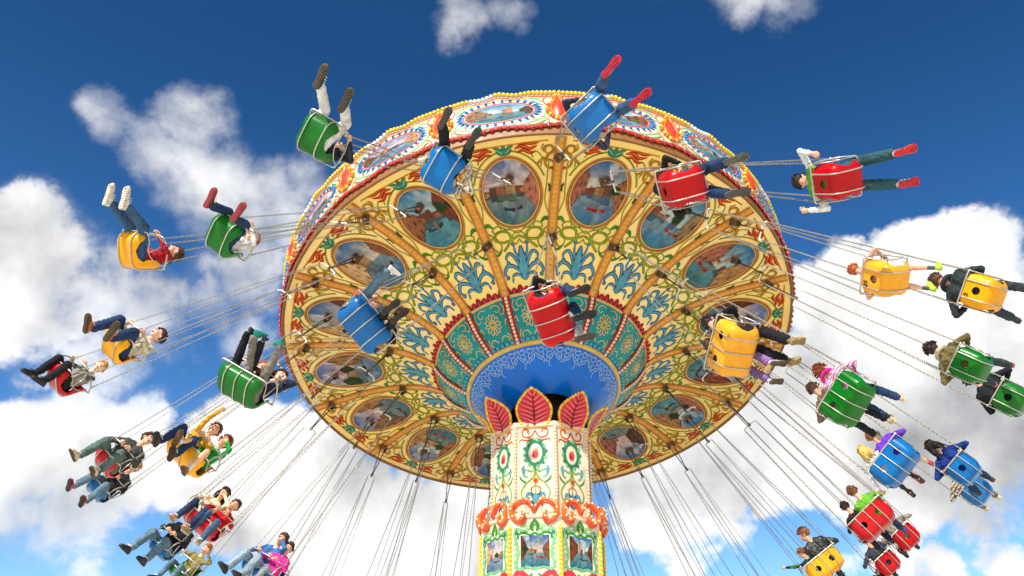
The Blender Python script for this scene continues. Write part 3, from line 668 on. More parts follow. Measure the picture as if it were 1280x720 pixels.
def shell_mesh(hw, m, holes):
    """moulded bucket: back, pan and front lip in one sweep, two wavy-edged side walls, round holes through the back"""
    bm = bmesh.new(); S = spline([(p[0], p[1]) for p in SIDE], 5); N = len(S); rows = []; c = .075; NR = []
    for i in range(N):
        t = (S[min(N-1, i+1)]-S[max(0, i-1)]).normalized(); n_ = Vector((t.y, -t.x)); n_ = n_ if n_.dot(Vector((0, .2))-S[i]) > 0 else -n_; NR.append(n_)
    c = .15; cum = [0.]
    for q, r_ in zip(S, S[1:]): cum.append(cum[-1]+(r_-q).length)
    for i, (p, n_) in enumerate(zip(S, NR)):
        u = cum[i]/cum[-1]; h = float(np.interp(u, [0, .1, .25, .42, .55, .66, .78, .9, 1], [.05, .13, .15, .12, .045, .028, .07, .10, .075]))
        tm = math.acos(max(0., 1-h/c)); ex = max(0, h-c); arc = [(hw-c+c*math.sin(tm*k/6), c*(1-math.cos(tm*k/6))) for k in range(1, 7)]
        sec = [(-x, o_) for x, o_ in arc[::-1]]+[((hw-c)*(2*k/9-1), 0) for k in range(10)]+arc
        rows.append([bm.verts.new((x, p[0]+n_.x*o_, p[1]+n_.y*o_)) for x, o_ in sec])
    nx = len(sec)-1
    for j in range(N-1):
        for i in range(nx): bm.faces.new((rows[j][i], rows[j][i+1], rows[j+1][i+1], rows[j+1][i]))
    bmesh.ops.recalc_face_normals(bm, faces=bm.faces)
    me = bpy.data.meshes.new('shell'); bm.to_mesh(me); bm.free()
    o = bpy.data.objects.new('tmp', me); COL.objects.link(o)
    s = o.modifiers.new('s', 'SOLIDIFY'); s.thickness = .014; s.offset = 1
    cut = MB()
    for hx in holes: cut.tube([(hx, -.5, .2), (hx, -.1, .2)], .068, m, 24)
    co = bpy.data.objects.new('cut', cut.mesh('cut')); COL.objects.link(co)
    bo = o.modifiers.new('c', 'BOOLEAN'); bo.object = co; bo.operation = 'DIFFERENCE'; bo.solver = 'EXACT'
    dg = bpy.context.evaluated_depsgraph_get(); out = bpy.data.meshes.new_from_object(o.evaluated_get(dg)); out.name = 'shell'
    bpy.data.objects.remove(o); bpy.data.objects.remove(co)
    out.materials.clear(); out.materials.append(m)
    for p in out.polygons: p.use_smooth = True
    try: out.set_sharp_from_angle(angle=rad(42))
    except Exception: pass
    return out
def tub(pts, r, n=8, closed=False):
    mb = MB(); mb.tube(pts, r, steel, n, True, closed); return mb
def seat_meshes(hw, ns):
    fw = hw+.03; out = {}
    mb = MB(); e = .035
    
    mb.tube(spline([(-fw, .27, .155), (-fw+e, .312, .145), (0, .314, .142), (fw-e, .312, .145), (fw, .27, .155)], 6), .0145, steel)
    out['front_rail'] = mb.mesh('front_rail'); mb = MB()
    mb.tube(spline([(-fw, -.27, .42), (-fw+e, -.312, .415), (0, -.314, .415), (fw-e, -.312, .415), (fw, -.27, .42)], 6), .0145, steel)
    out['back_rail'] = mb.mesh('back_rail')
    for sg in (1, -1):
        mb = MB(); mb.tube(spline([(sg*fw, .27, .155), (sg*fw, .26, .27), (sg*fw, .17, .41), (sg*fw, .0, .475), (sg*fw, -.15, .47), (sg*fw, -.27, .42)], 6), .0145, steel)
        mb.tube([(sg*fw, .07, .462), (sg*fw, .0, .14)], .011, steel, 6)
        mb.tube(spline([(sg*fw, .27, .155), (sg*fw, .16, .17), (sg*fw, .0, .14), (sg*fw, -.16, .24), (sg*fw, -.27, .42)], 6), .009, steel, 6)
        mb.ball((sg*fw, .1, .47), .026, steel); mb.ball((sg*fw, -.2, .465), .026, steel)
        out['side_hoop%d' % sg] = mb.mesh('side_hoop')
    offs = []
    S = spline([(p[0], p[1]) for p in SIDE], 5)
    for k in range(ns):
        x = (-.55+1.1*k/(ns-1))*hw; pts = []
        for i, p in enumerate(S):
            a, b = S[max(0, i-1)], S[min(len(S)-1, i+1)]; t = (b-a).normalized(); n_ = Vector((-t.y, t.x))*-1
            n_ = n_ if n_.dot(p-Vector((0, .15))) > 0 else -n_
            pts.append((x, p[0]+n_.x*.028, p[1]+n_.y*.028))
        pts[0] = (x, -.312, .412); pts[-1] = (x, .312, .144)
        mb = MB(); mb.tube(pts, .0105, steel); out['strap%d' % k] = mb.mesh('strap')
    mb = MB(); mb.tube(spline([(-fw, .1, .475), (-fw+.05, .2, .46), (0, .24, .455), (fw-.05, .2, .46), (fw, .1, .475)], 6), .0115, steel); out['lap_bar'] = mb.mesh('lap_bar')
    return out
def chain_mesh(n=96):
    mb = MB(); p = 1.0/n
    for i in range(n):
        pts = []
        for k in range(8):
            a = 2*math.pi*k/8; u = .0135*math.cos(a); z = (i+.5)*p+.0068*math.sin(a)      # unit length: z is stretched to the real chain later
            pts.append((u, 0, z) if i % 2 else (0, u, z))
        # torus by hand, the wire kept round after stretching
        vs = []; fs = []
        for k in range(8):
            c = Vector(pts[k]); a = 2*math.pi*k/8
            for q in range(4):
                b = 2*math.pi*q/4+.78; rr = .0046*math.cos(b); hh = .0046*math.sin(b)
                dx, dz = rr*math.cos(a), rr*math.sin(a)/4.2
                vs.append(c+(Vector((dx, hh, dz)) if i % 2 else Vector((hh, dx, dz))))
        for k in range(8):
            for q in range(4): fs.append((k*4+q, k*4+(q+1) % 4, ((k+1) % 8)*4+(q+1) % 4, ((k+1) % 8)*4+q))
        mb.add(vs, fs, chain_m)
    return mb.mesh('chain')
CHAIN = chain_mesh()
HWS, HWD = .268, .43
KIT = {}
for nm, hw, ns, holes in (('s', HWS, 2, (0,)), ('d', HWD, 3, (-.2, .2))):
    KIT[nm] = seat_meshes(hw, ns)
    base = shell_mesh(hw, SHELL['red'], holes)
    for c in SHELL:
        me = base.copy(); me.materials[0] = SHELL[c]; KIT[nm+c] = me
barS = MB(); barS.tube(spline([(-.2, 0, -.05), (-.17, 0, 0), (0, 0, .012), (.17, 0, 0), (.2, 0, -.05)], 5), .016, bar_m); barS.ball((-.2, 0, -.05), .024, bar_m); barS.ball((.2, 0, -.05), .024, bar_m); BAR = barS.mesh('spreader_bar')
hg = MB(); SL = .8
for sg in (-1, 1): hg.tube([(0, sg*.07, SL), (0, sg*.012, .06)], .013, arm_m, 6)
for z in (.25, .5): hg.tube([(0, -.03-.05*(z-.2), z), (0, .03+.05*(z-.2), z)], .009, arm_m, 6)
hg.box((0, 0, .02), (.05, .05, .09), arm_m); hg.tube([(0, -.1, SL), (0, .1, SL)], .03, arm_m, 8)
HANG = hg.mesh('hanger_arm')
bk = MB(); bk.box((0, 0, .03), (.16, .22, .05), arm_m); bk.box((0, -.09, -.03), (.1, .02, .09), arm_m); bk.box((0, .09, -.03), (.1, .02, .09), arm_m); bk.ball((.0, 0, .0), .035, orange_m); BRK = bk.mesh('bracket')
GS, GD = 'single swing seats flying round the ride', 'double swing seats flying round the ride'
SEATS = {}
SC = .80
NUMBERS = dict(S6='25', S7='3', D3='5')
def make_swing(key, px, az, colr, dbl, label):
    B, P = place(px, az, dbl); Rm = frame_of(B, P, az, FWD.get(key), TURN.get(key, 0)); L = (B-P).length
    e = bpy.data.objects.new('swing_seat', None); COL.objects.link(e)
    e.matrix_world = Matrix.Translation(P) @ Rm.to_4x4() @ Matrix.Translation((0, 0, -.15)) @ Matrix.Diagonal((SC, SC, SC, 1))
    tag(e, label, 'swing seat', GD if dbl else GS)
    kit = 'd' if dbl else 's'; hw = HWD if dbl else HWS; fw = hw+.03
    link('shell', KIT[kit+colr], e)
    for k, me in KIT[kit].items(): link(''.join(c for c in k if not c.isdigit() and c != '-'), me, e)
    Lz = L/SC+.15; zb = Lz-SL; bx = .2 if not dbl else .24
    o = link('spreader_bar', BAR, e); o.location = (0, 0, zb); o.scale.x = bx/.2
    o = link('hanger_arm', HANG, e); o.location = (0, 0, zb)
    o = link('bracket', BRK, e); o.location = (0, 0, Lz)
    for sg in (1, -1):
        for y in (.1, -.2):
            a = Vector((sg*fw, y, .47)); b = Vector((sg*bx, 0, zb-.05)); v = b-a
            o = link('chain', CHAIN, e); o.matrix_local = Matrix.Translation(a) @ v.to_track_quat('Z', 'Y').to_matrix().to_4x4() @ Matrix.Diagonal((1, 1, v.length, 1))
    SEATS[key] = e
    if key in NUMBERS:
        t = bpy.data.curves.new('seat_number', 'FONT'); t.body = NUMBERS[key]; t.size = .11; t.align_x = 'CENTER'; t.extrude = .002; t.offset = .003
        tm = bpy.data.objects.new('tmp', t); COL.objects.link(tm); me = bpy.data.meshes.new_from_object(tm.evaluated_get(bpy.context.evaluated_depsgraph_get())); bpy.data.objects.remove(tm)
        me.materials.clear(); me.materials.append(M('number_black', srgb(24, 22, 20), .6)); o = link('seat_number', me, e); o.location = (-hw*.36, -.318, .29); o.rotation_euler = (rad(86), 0, 0)
    return e
SW_LABEL = dict(
 S1='green single swing at the upper left, rider in white leggings kicking up', S2='blue single swing over the left fascia with dark-trousered rider', S3='blue single swing at the very top with red-soled rider',
 S4='red single swing in front of the canopy edge, rider in grey trainers', S5='red single swing in the blue sky, rider in lime and white shirt', S6='yellow single swing holding bare-legged child in lime shoes',
 S7='yellow single swing carrying rider in dark quilted jacket at the frame edge', S8='green single swing with dark-haired rider in an olive jacket', S9='green single swing cut by the frame edge, black-jacketed rider',
 S10='yellow single swing of rider with white trainers pointing upward', S11='green single swing of red-haired child in maroon-soled shoes', S12='yellow single swing of laughing dark-haired woman in beige top',
 S13='red single swing of blond boy in black trousers and white socks', S14='blue single swing of long-haired rider in navy jacket', S15='blue single swing of rider in striped top, just under the navy-jacket rider',
 S16='red single swing partly behind the larger red double swing', S17='red single swing at the bottom, rider in purple hat', S18='red single swing of rider in charcoal coat, above a blue swing',
 S19='blue single swing under the charcoal-coat rider, pink shoe showing', S20='blue single swing of reclining man in black shirt and jeans', S21='green single swing of boy in olive shirt at the bottom edge',
 D1='blue double swing before the canopy, rider with white-socked feet', D2='red double swing in front of the blue hub', D3='yellow double swing before the canopy underside, two holes in its back',
 D4='green double swing at the canopy left, teal-socked rider', D5='green double swing with pink striped rider at back', D6='blue double swing of purple-jacket and white-clad children',
 D7='red double swing of rider in lime green top', D8='yellow double swing of man in black leather jacket', D9='yellow double swing of woman in mustard and boy in green',
 D10='red double swing of dark-haired girl and boy in red', D11='blue double swing at the bottom left of man and pink-jacketed rider')
for k, (px, az, c) in SING.items(): make_swing(k, px, az, c, False, SW_LABEL[k])
for k, (px, az, c) in DBL.items(): make_swing(k, px, az, c, True, SW_LABEL[k])
cyc = ['green', 'yellow', 'red', 'blue']
for i, az in enumerate(FAR_S): make_swing('FS%d' % i, None, az, cyc[i//2 % 4], False, 'empty single swing on the far side, its chains running down out of view')
for i, az in enumerate(FAR_D): make_swing('FD%d' % i, None, az, cyc[(i+1) % 4], True, 'empty double swing on the far side, its chains running down out of view')
# ------------------------------------------------------------------ riders
def capsule(mb, a, b, ra, rb, n=10):
    a, b = Vector(a), Vector(b); d = b-a; L = d.length; t = d.normalized() if L > 1e-6 else Vector((0, 0, 1)); pts = []; rs = []
    for k in (5, 35, 65, 90): q = rad(k); pts.append(a-t*ra*math.cos(q)); rs.append(ra*math.sin(q))
    for k in (90, 65, 35, 5): q = rad(k); pts.append(b+t*rb*math.cos(q)); rs.append(rb*math.sin(q))
    mb.tube(pts, rs, SKIN0, n)
SKIN0 = skinm()
def ik(a, c, l1, l2, hint):
    a, c = Vector(a), Vector(c); d = c-a; L = min(d.length, (l1+l2)*.995); t = d.normalized(); x = (l1*l1-l2*l2+L*L)/(2*L); h = math.sqrt(max(0, l1*l1-x*x))
    n = Vector(hint); n = n-t*n.dot(t); n = n.normalized() if n.length > 1e-6 else t.orthogonal(); return a+t*x+n*h, a+t*L
def seg_dist(P, a, b, ra, rb):
    d = b-a; L2 = max(1e-9, d.dot(d)); u = np.clip(((P-a)@d)/L2, 0, 1); return np.linalg.norm(P-(a+u[:, None]*d), axis=1)-(ra+(rb-ra)*u)
def hand(mb, wrist, fdir, curl, up, m, s=1.):
    """palm, four unequal bent fingers and a thumb leaving the side of the palm"""
    f = Vector(fdir).normalized(); c = Vector(curl); c = (c-f*c.dot(f)).normalized(); sd = f.cross(c)
    w_ = Vector(wrist); P = w_+f*.075*s
    mb.tube([w_-f*.01, w_+f*.03*s, P-f*.01*s, P+f*.008*s], [.024*s, .034*s, .038*s, .03*s], m, 10)
    for k, (L, o) in enumerate(((.066, .027), (.076, .009), (.07, -.009), (.054, -.026))):
        b = P+sd*o*s; j1 = b+(f*.75+c*.5)*L*.45*s; j2 = j1+(f*.05+c*1.)*L*.36*s; j3 = j2+(c*.5-f*.85)*L*.3*s
        mb.tube([b-f*.012*s, b, j1, j2, j3], [.0095*s, .0098*s, .0092*s, .0085*s, .0065*s], m, 6)
    b = w_+f*.03*s+sd*.032*s; mb.tube([b-sd*.008*s, b+(sd*.6+f*.6+c*.2)*.022*s, b+(sd*.3+f*.7+c*.6)*.05*s, b+(f*.5+c*.9)*.07*s], [.0125*s, .0118*s, .0105*s, .008*s], m, 6)
def shoe_mesh(s, up_m, sole_m, lace_m):
    """foot along +Y from the heel at the origin, sole down -Z"""
    T = [(-.075,.026,.055),(-.04,.036,.082),(.01,.038,.085),(.06,.036,.07),(.11,.043,.052),(.15,.045,.042),(.185,.036,.034),(.205,.018,.022)]
    mb = MB(); rows = []
    for y, hw, h in T:
        rows.append([(hw*s*math.cos(a)*(1 if math.sin(a) < .4 else .9), y*s, (max(0, math.sin(a)))**.8*h*s-.012*s) for a in np.linspace(0, math.pi, 9)])
    vs = [p for r in rows for p in r]; fs = [(9*j+i, 9*j+i+1, 9*j+i+10, 9*j+i+9) for j in range(len(T)-1) for i in range(8)]
    fs += [tuple(range(9))[::-1], tuple(range(9*(len(T)-1), 9*len(T)))]; mb.add(vs, fs, up_m)
    for y in (.02, .05, .08): mb.tube([(-.028*s, y*s, (.075-.2*(y-.02))*s), (0, (y+.008)*s, (.083-.25*(y-.02))*s), (.028*s, y*s, (.075-.2*(y-.02))*s)], .006*s, lace_m, 5)
    sb = MB(); O = [(-.082,.012),(-.075,.028),(-.045,.037),(.0,.035),(.045,.033),(.09,.041),(.14,.048),(.18,.042),(.207,.024),(.214,.006)]
    out = [(x, y) for y, x in O]+[(-x, y) for y, x in O[::-1]]
    n = len(out); b = [(x*s, y*s, -.034*s+(.02*s if y > .19 else 0)) for x, y in out]; t = [(x*1.04*s, y*s, -.006*s) for x, y in out]
    sb.add(b+t, [tuple(range(n))]+[(k, k+n, (k+1) % n+n, (k+1) % n) for k in range(n)]+[tuple(range(n, 2*n))[::-1]], sole_m, False)
    for k in range(9): y = -.06+.03*k; hw = float(np.interp(y, [q[0] for q in O], [q[1] for q in O]))*.8; sb.box((0, y*s, -.036*s), (2*hw*s, .012*s, .007*s), sole_m)
    return mb, sb
def hair_obj(parent, hc, Rh, s, m, style, seed):
    rs = random.Random(seed); mb = MB(); hx, hy, hz = .083*s, .103*s, .112*s; nu, nv = 22, 14; vs = []; fs = []; keep = {}
    for j in range(nv+1):
        th = math.pi*j/nv*(.74 if style != 'long' else .8)
        for i in range(nu):
            a = 2*math.pi*i/nu; v = Vector((math.sin(th)*math.cos(a), math.sin(th)*math.sin(a), math.cos(th)))
            front = v.y
            lim = .42 if front > .45 else (-.15 if front > -.1 else -.62)
            if style == 'long' and front < .2: lim = -.9
            z = max(v.z, lim); k = 1.09+.05*rs.random()+(.05 if v.z > .3 else 0)+(.04*math.sin(5*a+seed) if style == 'curly' else 0)
            if v.z < lim: k = 1.0
            p = Vector((v.x*hx*k, v.y*hy*k-.006*s, max(v.z, lim)*hz*k+.006*s)); vs.append(hc+Rh @ p)
    for j in range(nv):
        for i in range(nu): fs.append((j*nu+i, j*nu+(i+1) % nu, (j+1)*nu+(i+1) % nu, (j+1)*nu+i))
    mb.add(vs, fs, m)
    n = {'short': 90, 'curly': 120, 'long': 150}[style]
    for _ in range(n):
        a = rs.uniform(0, 2*math.pi); th = rs.uniform(0, 1.7 if style != 'long' else 1.9); v = Vector((math.sin(th)*math.cos(a), math.sin(th)*math.sin(a), math.cos(th)))
        if v.y > .35 and v.z < .45: continue
        b = Vector((v.x*hx*1.06, v.y*hy*1.06, v.z*hz*1.06)); tdir = Vector((v.x*.3+rs.uniform(-.4, .4), v.y*.2-.5+rs.uniform(-.5, .4), -.35+rs.uniform(-.3, .5))); L = (.034 if style == 'short' else .055)*s
        if style == 'long' and v.y < .3 and v.z < .5:
            L = rs.uniform(.16, .3)*s; tdir = Vector((v.x*.15+rs.uniform(-.1, .1), -.2+rs.uniform(-.12, .1), -1))
        if style == 'curly': tdir = v*.8+Vector((rs.uniform(-.7, .7), rs.uniform(-.7, .5), rs.uniform(-.7, .4)))
        tdir.normalize(); mid = b+tdir*L*.5+v*.014*s
        mb.tube([hc+Rh @ b, hc+Rh @ mid, hc+Rh @ (b+tdir*L)], [.014*s, .012*s, .003*s], m, 5)
    return mb.build('hair', parent)
def person(seat, label, x=0., s=1., lean=-8, lat=0, shirt=None, sleeve=1., trousers=None, leg=1., skin=(226, 170, 138), hair=((60, 40, 28), 'short'), arm_m=None, sole=(60, 50, 40), shoe=(50, 46, 44), sock=(230, 226, 216), lace=(220, 216, 206),
           legs=((12, -35, 5), (8, -40, -5)), foot=(18, 18), arms=('chain', 'chain'), look=(0, 0), thick=1., hat=None, hood=None, barefoot=False, bulk=1., seed=0, fold=1.):
    """legs: per side (thigh pitch, shin pitch, splay) in degrees above the seat's forward axis, left then right"""
    E = SEATS[seat]; root = bpy.data.objects.new('person', None); COL.objects.link(root)
    root.matrix_world = E.matrix_world @ Matrix.Diagonal((1/SC, 1/SC, 1/SC, 1)) @ Matrix.Translation((x*SC, 0, 0))
    tag(root, label, 'person', 'riders on the swings')
    shirt = shirt or cloth((60, 60, 66)); trousers = trousers or jeans((58, 82, 110)); sk = skinm(skin)
    prims = []
    def pr(a, b, ra, rb, m): prims.append((Vector(a), Vector(b), ra, rb, m))
    s *= .95; lean = max(lean, -3); bulk = min(bulk, 1.14); hip = Vector((0, -.07-.02*(bulk < 1.05), .12*s-.03)); q = rad(lean); bk = Vector((math.sin(rad(lat)), math.sin(q)*1., math.cos(q))).normalized(); X = Vector((1, 0, 0)); fw = X.cross(bk)*-1; fw = Vector((0, 1, 0))-bk*bk.y; fw.normalize(); X = fw.cross(bk)
    belly = hip+bk*.2*s; chest = hip+bk*.36*s; neck = hip+bk*.50*s; hc = neck+bk*.175*s+fw*.03*s
    pr(hip-X*.075*s, hip+X*.075*s, .115*s, .115*s, trousers)
    for sg in (1, -1):
        pr(hip+X*sg*.06*s+bk*.06*s, chest+X*sg*.085*s, .105*s*bulk, .108*s*bulk, shirt)
        pr(chest+X*sg*.085*s, neck+X*sg*.07*s-bk*.02*s, .105*s*bulk, .06*s*bulk, shirt)
    sh = {sg: neck+X*sg*.165*s-bk*.055*s for sg in (-1, 1)}
    pr(sh[-1], sh[1], .062*s*bulk, .062*s*bulk, shirt)
    pr(neck-bk*.03*s, neck+bk*.1*s, .05*s, .047*s, sk)
    # head: cranium, face, jaw, nose, ears
    yaw, pit = look; Rh = Matrix((X, fw, bk)).transposed() @ Matrix.Rotation(rad(yaw), 3, 'Z') @ Matrix.Rotation(rad(pit), 3, 'X'); hp = lambda a, b, c: hc+Rh @ Vector((a*s, b*s, c*s))
    pr(hp(0, -.02, .03), hp(0, .012, .035), .084*s, .076*s, sk); pr(hp(0, .02, .03), hp(0, .035, -.05), .066*s, .05*s, sk); pr(hp(0, .05, -.075), hp(0, .055, -.08), .03*s, .026*s, sk)
    pr(hp(0, .085, .02), hp(0, .108, -.018), .011*s, .017*s, sk)
    for sg in (1, -1): pr(hp(sg*.08, -.0, .012), hp(sg*.082, -.008, -.012), .016*s, .012*s, sk); pr(hp(sg*.032, .06, -.02), hp(sg*.03, .07, -.03), .03*s, .026*s, sk)
    ends = []
    for i, sg in ((0, -1), (1, 1)):
        tp, cp, sp = legs[i]; tp = max(tp, 10); d1 = Vector((math.sin(rad(sp)), math.cos(rad(tp)), math.sin(rad(tp)))).normalized(); d2 = Vector((math.sin(rad(sp*.6)), math.cos(rad(cp)), math.sin(rad(cp)))).normalized()
        a = hip+X*sg*.09*s+Vector((0, .03, 0))*s; k = a+d1*.42*s; an = k+d2*.40*s; kk = 1 if leg > .6 else .8
        if leg > .75:
            pr(a, k, .092*s*thick, .066*s*thick, trousers); pr(k, an-d2*.02*s, .066*s*thick, .056*s*thick*(1.08 if thick > .9 else .75), trousers); pr(an-d2*.05*s, an+d2*.01*s, .034*s, .034*s, sock if not isinstance(sock, tuple) else M('sock_%d_%d_%d' % sock, srgb(*sock), .9))
        else:
            j = a+(k-a)*min(1, leg*1.9); pr(a, j, .09*s, .078*s, trousers); pr(j, k, .062*s, .052*s, sk); pr(k, k+d2*.16*s, .052*s, .052*s, sk); pr(k+d2*.16*s, an-d2*.08*s, .052*s, .034*s, sk); pr(an-d2*.1*s, an, .036*s, .036*s, sock if not isinstance(sock, tuple) else M('sock_%d_%d_%d' % sock, srgb(*sock), .9))
        ends.append((an, d1, d2, foot[i]))
    hands = []
    for i, sg in ((0, -1), (1, 1)):
        kind = arms[i]; fwd_ = Vector((0, 1, 0))
        hw = (HWD if seat[0] == 'D' else HWS)+.03
        ox = sg*.24 if kind in ('chain', 'hoop', 'low') else 0
        if kind == 'chain': tgt = Vector((sg*.2, .075, .58+.08*s)); hint = (sg*.8, -.5, -.6); curl = (0, .2, -.2)
        elif kind == 'high': tgt = Vector((sg*.25, .04, .95*s)); hint = (sg*1, -.2, -.4)
        elif kind == 'hoop': tgt = Vector((sg*(.234 if seat[0] != 'D' else .19), .1, .39)); hint = (sg*.8, -.8, -.2)
        elif kind == 'lap': tgt = Vector((sg*.11, .165, .385)); hint = (sg*.9, -.3, -.5)
        elif kind == 'out': tgt = Vector((sg*.55*s, .12, .45+.15*s)); hint = (0, -.6, -1)
        elif kind == 'knee': tgt = Vector((sg*.1, .25, .3)); hint = (sg*1, 0, -.2)
        elif kind == 'face': tgt = hp(sg*.07, .13, -.02); hint = (sg*1, .2, -.8)
        elif kind == 'down': tgt = Vector((sg*.33, .0, .1)); hint = (sg*1, -.6, 0)
        else: tgt = Vector(kind); hint = (sg*1, -.4, -.4)
        el, wr = ik(sh[sg], tgt, .27*s, .245*s, hint); b = bulk
        am = arm_m or shirt
        if sleeve >= .9: pr(sh[sg], el, .052*s*b, .043*s*b, am); pr(el, el+(wr-el)*.93, .042*s*b, .033*s*b, am); pr(wr-(wr-el)*.1, wr, .025*s, .023*s, sk)
        else: j = sh[sg]+(el-sh[sg])*max(.05, sleeve*1.8); pr(sh[sg], j, .054*s, .052*s, shirt); pr(j, el, .04*s, .036*s, sk); pr(el, wr, .036*s, .024*s, sk)
        hands.append((wr, (wr-el), Vector((-sg*.7, .5, -.1)), sg))
    mb = MB()
    for a, b, ra, rb, m in prims: capsule(mb, a, b, ra, rb)
    me = mb.mesh('body_raw'); o = bpy.data.objects.new('tmp', me); COL.objects.link(o)
    md = o.modifiers.new('r', 'REMESH'); md.mode = 'VOXEL'; md.voxel_size = .0135*max(.8, s); md.use_smooth_shade = True
    sm = o.modifiers.new('s', 'SMOOTH'); sm.iterations = 3; sm.factor = .5
    body = bpy.data.meshes.new_from_object(o.evaluated_get(bpy.context.evaluated_depsgraph_get())); bpy.data.objects.remove(o); bpy.data.meshes.remove(me)
    n = len(body.vertices); co = np.empty(n*3); body.vertices.foreach_get('co', co); co = co.reshape(-1, 3)
    # soft folds in the clothes: small real displacement across the cloth
    cen = np.empty(len(body.polygons)*3); body.polygons.foreach_get('center', cen); cen = cen.reshape(-1, 3)
    D = np.stack([seg_dist(cen, np.array(a), np.array(b), ra, rb) for a, b, ra, rb, m in prims]); best = D.argmin(0)
    ml = []; 
    for p in prims:
        if p[4] not in ml: ml.append(p[4])
    pm = np.array([ml.index(p[4]) for p in prims])[best]
    Dv = np.stack([seg_dist(co, np.array(a), np.array(b), ra, rb) for a, b, ra, rb, m in prims]).argmin(0); isc = np.array([p[4].name.startswith(('cloth', 'denim')) for p in prims])[Dv]
    nv_ = np.empty(n*3); body.vertices.foreach_get('normal', nv_); nv_ = nv_.reshape(-1, 3); ph = seed*1.7
    wv_ = np.sin(co[:, 0]*38+co[:, 2]*52+3*np.sin(co[:, 1]*23+ph)+ph)*np.sin(co[:, 1]*44-co[:, 2]*31+2*np.sin(co[:, 0]*29)+ph)
    co = co+nv_*((wv_*.0072+.0022*np.sin(co[:, 2]*95+2*np.sin(co[:, 0]*40+ph)))*s*isc*fold)[:, None]
    # add the hands to the same mesh
    v = co.tolist(); f = [tuple(p.vertices) for p in body.polygons]; mi = pm.tolist(); hm = MB()
    for wr, fd, cu, sg in hands: hand(hm, wr, fd, cu, None, sk, s*.98)
    o0 = len(v); v += hm.v; f += [tuple(k+o0 for k in q_) for q_ in hm.f]
    if sk not in ml: ml.append(sk)
    mi += [ml.index(sk)]*len(hm.f); bpy.data.meshes.remove(body)
    fin = bpy.data.meshes.new('body'); fin.from_pydata(v, [], f)
    for m in ml: fin.materials.append(m)
    fin.polygons.foreach_set('material_index', mi); fin.polygons.foreach_set('use_smooth', [True]*len(f)); fin.update()
    link('body', fin, root)
    # face
    em = M('eye_dark', srgb(40, 30, 26), .2); lm_ = M('lip', srgb(176, 84, 78), .45); wm = M('eye_white', srgb(236, 230, 222), .3)
    for sg in (1, -1):
        b = MB(); b.ball(hp(sg*.031, .083, .012), (.014*s, .011*s, .009*s), wm, 8, 5); b.ball(hp(sg*.031, .092, .012), .0068*s, em, 6, 4); b.tube([hp(sg*.046, .083, .032), hp(sg*.03, .093, .036), hp(sg*.014, .092, .03)], .0045*s, hairm(hair[0]), 5); b.build('eye', root)
    b = MB(); b.tube(spline([hp(-.026, .083, -.05), hp(-.012, .094, -.056), hp(0, .096, -.057), hp(.012, .094, -.056), hp(.026, .083, -.05)], 3), [.004*s]+[.0075*s]*11+[.004*s], lm_, 6); b.build('mouth', root)
    hair_obj(root, hc+bk*.028*s, Rh, s, hairm(hair[0]), hair[1], seed)
    if hat:
        b = MB(); Lh = []; hm_ = cloth(hat)
        for t_ in np.linspace(0, 1.75, 9): Lh.append((.1*s*math.sin(t_)*1.04, .125*s*math.cos(t_)))
        vs_ = []; 
        for r_, z_ in Lh:
            for k in range(18): a_ = 2*math.pi*k/18; vs_.append(hp(r_/s*math.cos(a_), r_/s*1.12*math.sin(a_)-.01, z_/s+.045))
        b.add(vs_, [(j*18+k, j*18+(k+1) % 18, (j+1)*18+(k+1) % 18, (j+1)*18+k) for j in range(8) for k in range(18)], hm_); b.ball(hp(0, -.01, .19), .025*s, hm_); b.build('knitted_hat', root)
    if hood:
        b = MB(); pts = [neck+X*(.1*s*math.cos(a_))+fw*(.085*s*math.sin(a_)-.02*s)+bk*(.03*s-.03*s*math.sin(a_)) for a_ in np.linspace(0, 2*math.pi, 15)[:-1]]
        b.tube(pts, .034*s, cloth(hood), 8, closed=True); b.build('collar', root)
    # shoes
    sm_ = M('sole_%d_%d_%d' % sole, srgb(*sole), .7, var=.25, scale=30); um = M('shoe_%d_%d_%d' % shoe, srgb(*shoe), .6, var=.25, scale=20); lam = M('lace_%d_%d_%d' % lace, srgb(*lace), .8)
    for (an, d1, d2, ft) in ends:
        # foot: shin direction d2 points down the leg; toe lies ahead of it, raised by ft degrees
        tz = -d2; ty = Vector((0, 1, 0))+Vector((0, 0, .55)); ty = ty-tz*ty.dot(tz); ty = ty.normalized() if ty.length > .05 else Vector((0, 0, 1)); tx = ty.cross(tz).normalized()
        Rf = Matrix((tx, ty, tz)).transposed() @ Matrix.Rotation(rad(ft-25), 3, 'X')
        a_, b_ = shoe_mesh(s*1.14, um, sm_, lam) if not barefoot else shoe_mesh(s*.86, um, um, um)
        M4 = Matrix.Translation(an+Rf @ Vector((0, .035*s, -.08*s))) @ Rf.to_4x4()
        a_.v = [tuple(M4 @ Vector(p)) for p in a_.v]; b_.v = [tuple(M4 @ Vector(p)) for p in b_.v]
        so_ = a_.build('sock_foot' if barefoot else 'shoe', root); b_.build('sole', so_)
    return root
D_ = lambda a, b: (a, b)
J1, J2, J3 = jeans((62, 92, 124)), jeans((40, 60, 92)), jeans((96, 124, 140))
BLK = jeans((34, 34, 38)); GREY = jeans((122, 116, 104)); GRN = jeans((92, 112, 106)); DK = jeans((54, 64, 66))
whitec = jeans((226, 224, 218)); stripe_pink = cloth((232, 220, 226), (srgb(196, 84, 150), 150, 2)); stripe_gr = cloth((206, 200, 180), (srgb(110, 104, 84), 120, 2)); camo = cloth((150, 146, 132), (srgb(84, 84, 70), 60, 0))
BR, DB, RH, BL, GI = (84, 54, 34), (44, 30, 24), (186, 92, 40), (222, 184, 110), (168, 104, 52)
